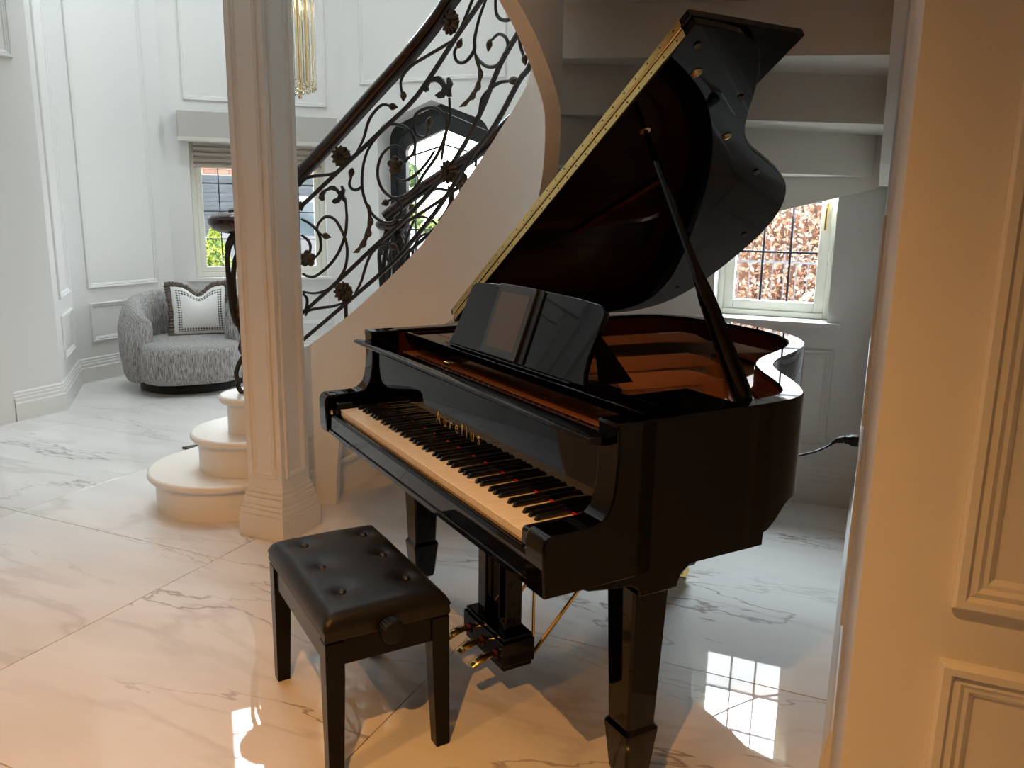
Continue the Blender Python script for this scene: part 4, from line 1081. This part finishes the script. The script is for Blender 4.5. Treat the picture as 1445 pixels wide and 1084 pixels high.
MB().tube([(.04, .315, .15), (.04, .315, .64)], .0045, 8).build('pedal_rod', BRASS, piano)

# tablet standing on the music desk
tab = thing('tablet', 'tablet with a dark grey screen leaning on the music desk of the piano', 'tablet', (-1.121, 1.866, 0), radians(-36.33))
TP = [(x - .052, y + .112) for x, y in roundrect(.106, .108, .006, 3)]
MB().prism(TP, lambda p: dsk(p, -.013), lambda p: dsk(p, -.006)).build('tablet_body', BEZEL, tab, smooth=30, bevel=0.0015)
MB().prism([(p[0] * 1.0 + .030, p[1]) for p in TP], lambda p: dsk(p, -.0055), lambda p: dsk(p, -.001)).build('folding_cover', CASE, tab, smooth=30)
MB().prism([(-.136, .028), (.032, .028), (.032, .196), (-.136, .196)], lambda p: dsk(p, -.0136), lambda p: dsk(p, -.0131)).build('screen', SCREEN, tab, smooth=0)
MB().prism([(p[0] * .05 - .052, (p[1] - .112) * .05 + .015) for p in [(x, y + .112) for x, y in circ((0, 0), .08, 14)]], lambda p: dsk(p, -.0136), lambda p: dsk(p, -.0131)).build('home_button', RUBBER, tab, smooth=0)

# ------------------------------------------------------------------ piano bench
bench = thing('piano_bench', 'black leather buttoned piano bench standing before the keyboard', 'bench', (-1.121, 1.866, 0), radians(-36.33))
B0, B1, B2, B3 = -.297, .254, -.334, .000
def seat():
    nu, nv = 56, 36; top = {}; m = MB()
    btn = [(u, v) for u in (-.207, -.042, .127) for v in (-.246, -.070)]
    vs = []; fs = []
    for i in range(nu + 1):
        for j in range(nv + 1):
            a, b = i / nu * 2 - 1, j / nv * 2 - 1
            # inset near the rounded corners
            u = (B0 + B1) / 2 + a * (B1 - B0) / 2; v = (B2 + B3) / 2 + b * (B3 - B2) / 2
            ea = (1 - abs(a)) * (B1 - B0) / 2; eb = (1 - abs(b)) * (B3 - B2) / 2
            f = lambda e: 1 - (1 - min(1, e / .035)) ** 2.2
            z = .408 + .032 * min(f(ea), f(eb)) ** .8 + .014 * (1 - a ** 4) * (1 - b ** 4)
            for bu, bv in btn:
                d2 = hypot(u - bu, v - bv); z -= .018 * math.exp(-(d2 / .028) ** 1.4)
            vs.append((u, v, z))
    I = lambda i, j: i * (nv + 1) + j
    for i in range(nu):
        for j in range(nv): fs.append((I(i, j), I(i + 1, j), I(i + 1, j + 1), I(i, j + 1)))
    ring = [I(i, 0) for i in range(nu + 1)] + [I(nu, j) for j in range(1, nv + 1)] + [I(i, nv) for i in range(nu - 1, -1, -1)] + [I(0, j) for j in range(nv - 1, 0, -1)]
    base = len(vs)
    for z, e in ((.400, -.003), (.386, -.001), (.376, .004), (.374, .012)):
        for r in ring:
            p = vs[r]; cu, cv = (B0 + B1) / 2, (B2 + B3) / 2
            vs.append((p[0] - math.copysign(e, p[0] - cu) * min(1, abs(p[0] - cu) / .1), p[1] - math.copysign(e, p[1] - cv) * min(1, abs(p[1] - cv) / .1), z))
    n = len(ring); prev = ring
    for k in range(4):
        cur = [base + k * n + i for i in range(n)]
        for i in range(n): fs.append((prev[i], prev[(i + 1) % n], cur[(i + 1) % n], cur[i]))
        prev = cur
    fs.append(tuple(prev))
    m.add(vs, fs)
    so = m.build('seat_cushion', LEATHER, bench, smooth=60)
    for bu, bv in btn:
        zc = .4395
        MB().ell((bu, bv, zc), ((.0105, 0, 0), (0, .0105, 0), (0, 0, .006)), 12, 6).build('tuft_button', BUTTON, so)
seat()
MB().box(B0 + .010, B1 - .010, B2 + .010, B2 + .028, .308, .3735).build('apron', BENCHW, bench, smooth=0, bevel=0.002)
MB().box(B0 + .010, B1 - .010, B3 - .028, B3 - .010, .308, .3735).build('apron', BENCHW, bench, smooth=0, bevel=0.002)
MB().box(B0 + .010, B0 + .028, B2 + .0285, B3 - .0285, .308, .3735).build('apron', BENCHW, bench, smooth=0, bevel=0.002)
MB().box(B1 - .028, B1 - .010, B2 + .0285, B3 - .0285, .308, .3735).build('apron', BENCHW, bench, smooth=0, bevel=0.002)
for (u, v) in ((B0 + .003, B2 + .003), (B1 - .051, B2 + .003), (B0 + .003, B3 - .051), (B1 - .051, B3 - .051)):
    su, sv = (1 if u < 0 else -1), (1 if v < -.2 else -1)
    MB().loft([[(u + a, v + b, z) for a, b in ((0 + (ta if su < 0 else 0), 0 + (ta if sv < 0 else 0)), (.048 - (ta if su > 0 else 0), 0 + (ta if sv < 0 else 0)), (.048 - (ta if su > 0 else 0), .048 - (ta if sv > 0 else 0)), (0 + (ta if su < 0 else 0), .048 - (ta if sv > 0 else 0)))] for z, ta in ((.373, 0), (.28, 0), (0.0, .010))]).build('leg', BENCHW, bench, smooth=0, bevel=0.002)
kc = (B1 + .014, -.172, .386)
kn = MB()
rings = []
for x, r, g_ in ((-.014, .012, 0), (-.006, .020, 0), (-.005, .031, 1), (.020, .031, 1), (.025, .027, 0), (.026, .010, 0)):
    rings.append([(kc[0] + x, kc[1] + (r - (.002 if g_ and j % 2 else 0)) * cos(2 * pi * j / 48), kc[2] + (r - (.002 if g_ and j % 2 else 0)) * sin(2 * pi * j / 48)) for j in range(48)])
kn.loft(rings).build('height_knob', BLKPL, bench, smooth=20)
MB().tube([(B1 - .05, -.167, .325), (B0 + .05, -.167, .325)], .008, 8).build('lift_screw', STEEL, bench)
# ------------------------------------------------------------------ armchair by the left window
AX, AY, AR = -4.93, 4.83, radians(-42)
chair = thing('armchair', 'grey boucle barrel armchair in the corner below the left window', 'armchair', (AX, AY, 0), AR)
# local frame: +x faces the hall
def shell():
    n = 44; rings = []
    for i in range(n + 1):
        a = radians(-128 + 256 * i / n) + pi
        k = abs(i / n * 2 - 1)          # 0 at the back, 1 at the arm fronts
        top = .745 - .15 * k ** 2.2
        ro = .47 + .02 * (1 - k)
        th = .135 + .045 * k
        if k > .9: th *= 1 - .25 * ((k - .9) / .1) ** 2
        ring = []
        prof = [(-.010, .085), (.008, .13), (.028, .30), (.030, .48), (.012, top - .12), (-.015, top - .045), (-.05, top - .008), (-.085, top), (-.125, top - .03), (-th, top - .09), (-th - .005, .45), (-th + .01, .20), (-th + .03, .085)]
        sc_ = 1.0
        for dr, z in prof:
            r = ro + dr
            if k > .93:
                f = (k - .93) / .07; c = ro - th / 2; r = c + (r - c) * (1 - .35 * f * f); z = .30 + (z - .30) * (1 - .10 * f * f)
            ring.append((r * cos(a) * 0.98, r * sin(a), z))
        rings.append(ring)
    MB().loft(rings).build('shell', BOUCLE, chair, smooth=70)
shell()
def cushion():
    rings = []; base = []
    for j in range(40):
        a = 2 * pi * j / 40
        x = .40 * cos(a); y = .345 * sin(a)
        if cos(a) > 0: x = .47 * (abs(cos(a)) ** .55); y = .375 * math.copysign(abs(sin(a)) ** .6, sin(a))
        base.append((x, y))
    for s_, z in ((.90, .088), (.97, .10), (1.0, .16), (1.005, .25), (1.0, .32), (.975, .36), (.90, .383), (.6, .392), (.05, .395)):
        rings.append([(x * s_ + .03, y * s_, z) for x, y in base])
    MB().loft(rings).build('seat_cushion', BOUCLE, chair, smooth=70)
cushion()
MB().lathe([(.0, .001), (.36, .001), (.375, .01), (.375, .06), (.36, .084), (0, .084)], 48).build('swivel_base', BLKPL, chair)
# pillow leaning on the armchair's back
def pillow():
    m = bpy.data.materials.new('white_linen_with_geometric_border'); m.use_nodes = True
    n = m.node_tree.nodes; L = m.node_tree.links; b = n['Principled BSDF']; b.inputs['Roughness'].default_value = .9
    uv = n.new('ShaderNodeUVMap'); sp = n.new('ShaderNodeSeparateXYZ'); L.new(uv.outputs[0], sp.inputs[0])
    def mth(op, a, b_=None, v=None):
        k = n.new('ShaderNodeMath'); k.operation = op; L.new(a, k.inputs[0])
        if b_ is not None: L.new(b_, k.inputs[1])
        if v is not None: k.inputs[1].default_value = v
        return k.outputs[0]
    ab = [mth('ABSOLUTE', mth('SUBTRACT', sp.outputs[k], v=.5)) for k in (0, 1)]
    mx = mth('MAXIMUM', ab[0], ab[1])
    inband = mth('MULTIPLY', mth('GREATER_THAN', mx, v=.325), mth('LESS_THAN', mx, v=.405))
    mpx = n.new('ShaderNodeMapping'); mpx.inputs['Scale'].default_value = (30, 30, 30); mpx.inputs['Rotation'].default_value = (0, 0, radians(45)); L.new(uv.outputs[0], mpx.inputs['Vector'])
    ck = n.new('ShaderNodeTexChecker'); ck.inputs['Scale'].default_value = 1.0; ck.inputs['Color1'].default_value = (.72, .70, .67, 1); ck.inputs['Color2'].default_value = (.12, .10, .085, 1); L.new(mpx.outputs[0], ck.inputs['Vector'])
    mixn = n.new('ShaderNodeMix'); mixn.data_type = 'RGBA'; mixn.inputs[6].default_value = (.76, .75, .73, 1)
    L.new(inband, mixn.inputs[0]); L.new(ck.outputs['Color'], mixn.inputs[7]); L.new(mixn.outputs[2], b.inputs['Base Color'])
    root = thing('throw_pillow', 'white pillow with patterned border and brown fringe on the grey armchair', 'pillow', (AX, AY, 0), AR)
    N = 24; front = []; back = []; uvs = []
    def pt(a, b_, s_):
        x = a * .22 * (1 - .05 * (1 - b_ * b_)); z = b_ * .205 * (1 - .05 * (1 - a * a))
        if b_ > 0: z -= .085 * b_ * math.exp(-(a / .35) ** 2)
        if b_ > .2 : x *= 1 + .04 * b_
        t = .085 * (max(0, 1 - a ** 2) ** .6) * (max(0, 1 - b_ ** 2) ** .6) * s_
        # local: x along chair's y, z up, thickness along chair's x, leaning back
        return Vector((-.13 + t - z * .30, -x + .10, .585 + z))
    vs = []; fs = []
    for s_ in (1, -1):
        for i in range(N + 1):
            for j in range(N + 1): vs.append(pt(i / N * 2 - 1, j / N * 2 - 1, s_)); uvs.append((i / N, j / N))
    I = lambda k, i, j: k * (N + 1) ** 2 + i * (N + 1) + j
    for k in range(2):
        for i in range(N):
            for j in range(N):
                f = (I(k, i, j), I(k, i + 1, j), I(k, i + 1, j + 1), I(k, i, j + 1)); fs.append(f if k else f[::-1])
    me = bpy.data.meshes.new('cover'); me.from_pydata([tuple(v) for v in vs], [], fs); me.materials.append(m)
    ul = me.uv_layers.new(name='uv')
    for lp in me.loops: ul.data[lp.index].uv = uvs[lp.vertex_index]
    me.polygons.foreach_set('use_smooth', [True] * len(me.polygons)); 
    o = bpy.data.objects.new('cover', me); place(o, root)
    rim = [pt(i / 14 - 1, -1, 1) for i in range(28)] + [pt(1, i / 14 - 1, 1) for i in range(28)] + [pt(1 - i / 14, 1, 1) for i in range(28)] + [pt(-1, 1 - i / 14, 1) for i in range(28)]
    rnd = random.Random(3)
    dense = []
    for i, p in enumerate(rim):
        q_ = rim[(i + 1) % len(rim)]; dense += [p, p.lerp(q_, .5)]
    MB().ptube(dense, .025, 7, [.75 + .45 * rnd.random() for _ in dense], False, True).build('fringe', mat('brown_fringe', (.13, .10, .08), .95, bump=(150, .8)), root, smooth=0)
pillow()

# ------------------------------------------------------------------ chandelier: bottom tiers of amber crystal rods
ch = thing('chandelier', 'chandelier of hanging amber crystal rods behind the top of the column', 'chandelier', (-3.80, 4.60, 0))
rnd = random.Random(5)
rods = {}
MB().lathe([(.03, 3.5), (.30, 3.5), (.30, 3.53), (.03, 3.53)], 40).build('crown_plate', BRASS, ch)
MB().tube([(0, 0, 3.53), (0, 0, HT)], .012, 8).build('suspension_rod', BRASS, ch)
for R_, cnt, zb in ((.275, 44, 2.20), (.20, 26, 2.16), (.12, 14, 2.13)):
    for k in range(cnt):
        a = 2 * pi * k / cnt + R_ * 7; dz = .03 * rnd.random()
        key = (round(zb, 2), k % 2)
        if key not in rods:
            rods[key] = MB().lathe([(.002, 3.5), (.013, 3.49), (.013, zb + .03), (.010, zb + .02), (.014, zb + .012), (.010, zb), (.001, zb - .003)], 6).build('crystal_rod', CRYSTAL if k % 2 else CRYSTALC, ch, smooth=0)
            o = rods[key]
        else:
            o = rods[key].copy(); place(o, ch)
        o.location = (R_ * cos(a), R_ * sin(a), -dz)
lp = bpy.data.lights.new('chandelier_glow', 'POINT'); lp.energy = 14; lp.color = (1, .86, .66); lp.shadow_soft_size = .05
lo2 = bpy.data.objects.new('chandelier_glow', lp); COL.objects.link(lo2); lo2.parent = ch; lo2.location = (0, 0, 2.75)

# ------------------------------------------------------------------ doormat, socket, plug and cable
mt = MB().add([(x, y, z) for z in (0.0005, .014) for x, y in ((-3.63, 3.45), (-3.19, 3.40), (-3.19, 3.66), (-3.54, 3.62))], [(0, 3, 2, 1), (4, 5, 6, 7), (0, 1, 5, 4), (1, 2, 6, 5), (2, 3, 7, 6), (3, 0, 4, 7)]).build('doormat', MATD, smooth=0)
tag(mt, 'dark brown doormat on the marble floor behind the lowest step', 'doormat')
sk = thing('wall_socket', 'white double wall socket low on the right wall', 'socket', (0.012, 3.30, .575))
MB().box(-.008, -.0005, -.073, .073, -.043, .043).build('face_plate', WHPL, sk, smooth=0, bevel=0.002)
for dy in (-.036, .036): MB().box(-.011, -.0085, dy - .008, dy + .008, .012, .026).build('rocker_switch', WHPL, sk, smooth=0)
pc = thing('power_cable', 'black power cable with plug running from the wall socket to the piano', 'cable', (0, 0, 0))
MB().loft([[(x, 3.264 + a, .565 + b) for a, b in roundrect(h1, h2, .006, 2)] for x, h1, h2 in ((0.002, .020, .020), (-.022, .020, .020), (-.030, .016, .016), (-.046, .016, .015), (-.050, .010, .011))]).build('plug', BLKPL, pc, smooth=30)
MB().loft([[(x, 3.264 + a, z + b) for a, b in roundrect(h1, h1, .003, 2)] for x, h1, z in ((-.050, .013, .565), (-.075, .010, .558), (-.095, .006, .540))]).build('strain_relief', BLKPL, pc, smooth=30)
cp = cat_spline([(-.07, 3.264, .562), (-.095, 3.262, .538), (-.14, 3.23, .515), (-.20, 3.17, .505), (-.27, 3.10, .497), (-.36, 3.0, .51), (-.50, 2.85, .56), (-.60, 2.74, .66), (-.61, 2.73, .70)], 6)
MB().tube(cp, .0042, 8).build('cord', BLKPL, pc)

# ------------------------------------------------------------------ outside
gm = mat('driveway_gravel', (.2, .18, .16), .9, var=((6, 6, 6), (.13, .115, .10), (.25, .23, .21)))
struct(MB().box(-40, 25, 7.2, 45, -.30, -.15).build('ground', gm, smooth=0))
struct(MB().box(-40, -6.2, -5, 7.2, -.30, -.15).build('ground', gm, smooth=0))
struct(MB().box(-1.6, 12, 4.40, 7.2, -.30, -.15).build('ground', gm, smooth=0))
def leafmass(name, mats, fn, count, size, seed, parent=None):
    r = random.Random(seed); m = MB(); idx = []
    for k in range(count):
        p = Vector(fn(r)); a = Vector((r.gauss(0, 1), r.gauss(0, 1), r.gauss(0, 1))).normalized(); b = a.cross(Vector((r.gauss(0, 1), r.gauss(0, 1), r.gauss(0, 1)))).normalized()
        s_ = size * (.6 + .8 * r.random())
        m.add([p - a * s_, p + b * s_ * .5, p + a * s_, p - b * s_ * .5], [(0, 1, 2, 3)]); idx.append(r.randrange(len(mats)))
    me = bpy.data.meshes.new(name); me.from_pydata(m.v, [], m.f)
    for mm in mats: me.materials.append(mm)
    me.polygons.foreach_set('material_index', idx)
    o = bpy.data.objects.new(name, me); COL.objects.link(o); o['kind'] = 'stuff'
    if parent: o.parent = parent
    return o
BEECH = [mat('beech_leaf_rust', (.66, .36, .22), .8), mat('beech_leaf_orange', (.76, .50, .36), .8), mat('beech_leaf_pale', (.86, .74, .64), .8), mat('beech_leaf_brown', (.42, .22, .15), .8)]
hd = thing('beech_hedge', 'rust brown beech hedge beyond the railings outside the right window', 'hedge', (0, 0, 0))
leafmass('foliage', BEECH, lambda r: (r.uniform(-3.4, .9), 8.3 + r.uniform(-.25, .35), -.1 + 1.85 * r.random()), 22000, .027, 11, hd)
m = MB(); r = random.Random(4)
for k in range(60):
    x = r.uniform(-3.2, .8); m.tube([(x, 8.35, -.15), (x + r.uniform(-.2, .2), 8.4, .9), (x + r.uniform(-.4, .4), 8.35, 1.7)], .014, 5)
o = m.build('twigs', mat('twig_bark', (.14, .09, .07), .9), hd); o['kind'] = 'stuff'
MB().box(-3.4, .9, 8.5, 8.6, -.15, 1.68).build('hedge_core', mat('hedge_core_brown', (.40, .24, .17), .95), hd, smooth=0)
RAILM = mat('weathered_railing', (.14, .14, .15), .6)
fe = thing('iron_railing', 'dark iron railing in front of the brown hedge', 'railing', (0, 0, 0))
for z in (.98, .42): MB().box(-3.2, .8, 7.70, 7.715, z, z + .02).build('rail', RAILM, fe, smooth=0)
pk = None
for k in range(40):
    x = -3.15 + k * .1
    if pk is None: pk = MB().box(-.005, .005, 7.702, 7.712, -.15, 1.14).build('picket', RAILM, fe, smooth=0); pk.location = (x, 0, 0)
    else: place(pk.copy(), fe, (x, 0, 0))
bd = MB().box(-3.3, .8, 7.3, 7.55, -.15, .32).build('low_stone_kerb', mat('pale_stone', (.55, .50, .45), .9, bump=(40, .4)), smooth=0)
tag(bd, 'low pale stone kerb at the foot of the railing outside the right window', 'kerb')
GRN = [mat('leaf_dark_green', (.05, .12, .035), .7), mat('leaf_green', (.12, .22, .06), .7), mat('leaf_pale_green', (.32, .40, .16), .7)]
sh = thing('lavender_bush', 'small pale green bush in front of the railing outside the right window', 'bush', (-.50, 6.75, 0))
leafmass('foliage', [mat('sage_leaf', (.34, .42, .32), .8), GRN[2]], lambda r: (r.gauss(0, .09), r.gauss(0, .09), .3 + abs(r.gauss(0, .17))), 900, .035, 8, sh)
MB().lathe([(.02, -.15), (.03, .1), (.01, .35)], 8).build('stem', mat('stem', (.12, .10, .06), .9), sh)
# outside the left window: golden conifer, car and garage
FWD = Vector((-q, q)); SID = Vector((q, q))
def ext(a, b): p = Vector((-5.17, 6.03)) + FWD * a + SID * b; return (p.x, p.y)
cx_, cy_ = ext(2.28, -.36)
cf = thing('golden_conifer', 'small golden green conifer just outside the left window', 'shrub', (cx_, cy_, 0))
def conef(r):
    z = r.random() ** 1.3; a = r.uniform(0, 2 * pi); R_ = .34 * (1 - z) ** .7 * (.8 + .3 * r.random()); return (R_ * cos(a), R_ * sin(a), -.1 + 1.28 * z)
leafmass('foliage', [mat('golden_leaf', (.55, .58, .12), .7), mat('lime_leaf', (.36, .46, .08), .7), GRN[1]], conef, 4500, .03, 21, cf)
MB().lathe([(.05, -.15), (.04, .3), (.01, .9)], 8).build('trunk', mat('bark', (.10, .07, .05), .9), cf)
gx, gy = ext(9.0, -.35)
rz = atan2(SID.y, SID.x)
gar = thing('garage', 'garage with dark slatted timber doors under a red brick band, seen through the left window', 'garage', (gx, gy, 0), rz)
BR = mat('red_brick', (.45, .22, .15), .85)
brm = None
MB().box(-2.4, 2.2, .05, .6, -.15, 2.45).build('wall', mat('mortar', (.62, .57, .52), .9), gar, smooth=0)
r = random.Random(2)
BRS = [BR, mat('brick_orange', (.55, .30, .20), .85), mat('brick_dark', (.32, .15, .11), .85)]
bms = [MB().box(.005, .217, 0, .06, .005, .067).build('brick', bm_, gar, smooth=0) for bm_ in BRS]
used = set()
for row in range(5):
    for k in range(18):
        i = r.randrange(3); x = -2.0 + .225 * k + (.11 if row % 2 else 0); z = 2.02 + row * .075
        o = bms[i] if i not in used else place(bms[i].copy(), gar)
        used.add(i); o.location = (x, 0, z)
MB().box(-2.6, 2.4, -.35, .8, 2.45, 2.6).build('roof', mat('slate', (.12, .12, .13), .7), gar, smooth=0)
sl = None
DK = mat('grey_timber_boards', (.055, .065, .075), .7, var=((2, 20, 20), (.035, .045, .055), (.10, .11, .12)))
for k in range(12):
    o = MB().box(-2.1, 2.1, 0, .045, .004, .160).build('board', DK, gar, smooth=0) if sl is None else place(sl.copy(), gar)
    sl = sl or o; o.location = (0, 0, .05 + k * .162)
kx, ky = ext(5.8, 1.15)
car = thing('parked_car', 'silver parked car outside the left window', 'car', (kx, ky, -.15), rz + pi)
car.scale = (1.1, 1.1, 1.16)
CARP = mat('silver_car_paint', (.22, .225, .24), .2, .6, coat=1); CGL = mat('car_glass', (.05, .07, .08), .05)
side = [(-2.1, .35), (-2.15, .62), (-2.05, .80), (-1.95, .92), (-1.55, 1.0), (-.95, 1.40), (-.55, 1.50), (.45, 1.48), (.85, 1.36), (1.35, .98), (1.95, .88), (2.12, .70), (2.15, .40), (2.0, .28), (-1.95, .26)]
def carw(z): return .86 - .22 * max(0, (z - .9) / .6)
MB().prism(side, lambda p: (p[0], -carw(p[1]), p[1]), lambda p: (p[0], carw(p[1]), p[1])).build('body', CARP, car, smooth=30, bevel=.04, seg=3)
for s in (-1, 1):
    w_ = [(-1.38, 1.0), (-.90, 1.36), (-.10, 1.42), (-.10, .99)]; w2 = [(-.02, .99), (-.02, 1.42), (.45, 1.40), (.75, 1.30), (1.10, .99)]
    for ww in (w_, w2): MB().prism(ww, lambda p: (p[0], s * (carw(p[1]) - .002), p[1]), lambda p: (p[0], s * (carw(p[1]) + .006), p[1])).build('side_window', CGL, car, smooth=0)
    for x in (-1.35, 1.35):
        MB().lathe([(.02, -.1), (.30, -.1), (.33, -.07), (.33, .07), (.30, .1), (.02, .1)], 24, (x, s * .80, .33), 'Y').build('wheel', BLKPL, car)
        MB().lathe([(.02, -.105), (.19, -.105), (.19, .105), (.02, .105)], 16, (x, s * .80, .33), 'Y').build('wheel_rim', STEEL, car)
ws = [(.56, 1.465), (.90, 1.33), (1.32, 1.01), (1.28, .99), (.86, 1.30), (.52, 1.44)]
MB().prism(ws, lambda p: (p[0] + .03, -carw(p[1]) + .10, p[1] + .012), lambda p: (p[0] + .03, carw(p[1]) - .10, p[1] + .012)).build('windscreen', CGL, car, smooth=0)
# trees beyond the front door
def tree(x, y, h_, rad, seed, label, mats=GRN, n=9000):
    t = thing('garden_tree', label, 'tree', (x, y, -.15), 0, 'trees beyond the front door')
    r = random.Random(seed); cl = [(r.gauss(0, rad * .45), r.gauss(0, rad * .45), h_ * (.45 + .5 * r.random()), rad * (.25 + .25 * r.random())) for _ in range(16)]
    def f(r):
        c = r.choice(cl); d_ = Vector((r.gauss(0, 1), r.gauss(0, 1), r.gauss(0, 1))).normalized() * c[3] * r.random() ** .4; return (c[0] + d_.x, c[1] + d_.y, c[2] + d_.z)
    leafmass('foliage', mats, f, n, .085, seed, t)
    MB().tube([(0, 0, 0), (.05, 0, h_ * .4), (0, .05, h_ * .8)], .12, 8, [1.3, .9, .4]).build('trunk', mat('tree_bark', (.12, .09, .07), .9), t)
tree(-9.75, 15.0, 3.0, .75, 31, 'leafy green tree seen at the left of the arched door glass', n=5000)
tree(-8.3, 14.5, 1.5, .7, 33, 'low pale green tree seen behind the stair rail in the arched door', [GRN[2], GRN[1], mat('spring_leaf', (.45, .5, .14), .7)], 5000)
bw = MB().box(-11, -3, 18.5, 18.7, -.15, .9).build('garden_wall', BR, smooth=0); tag(bw, 'low red brick garden wall far beyond the front door', 'wall')
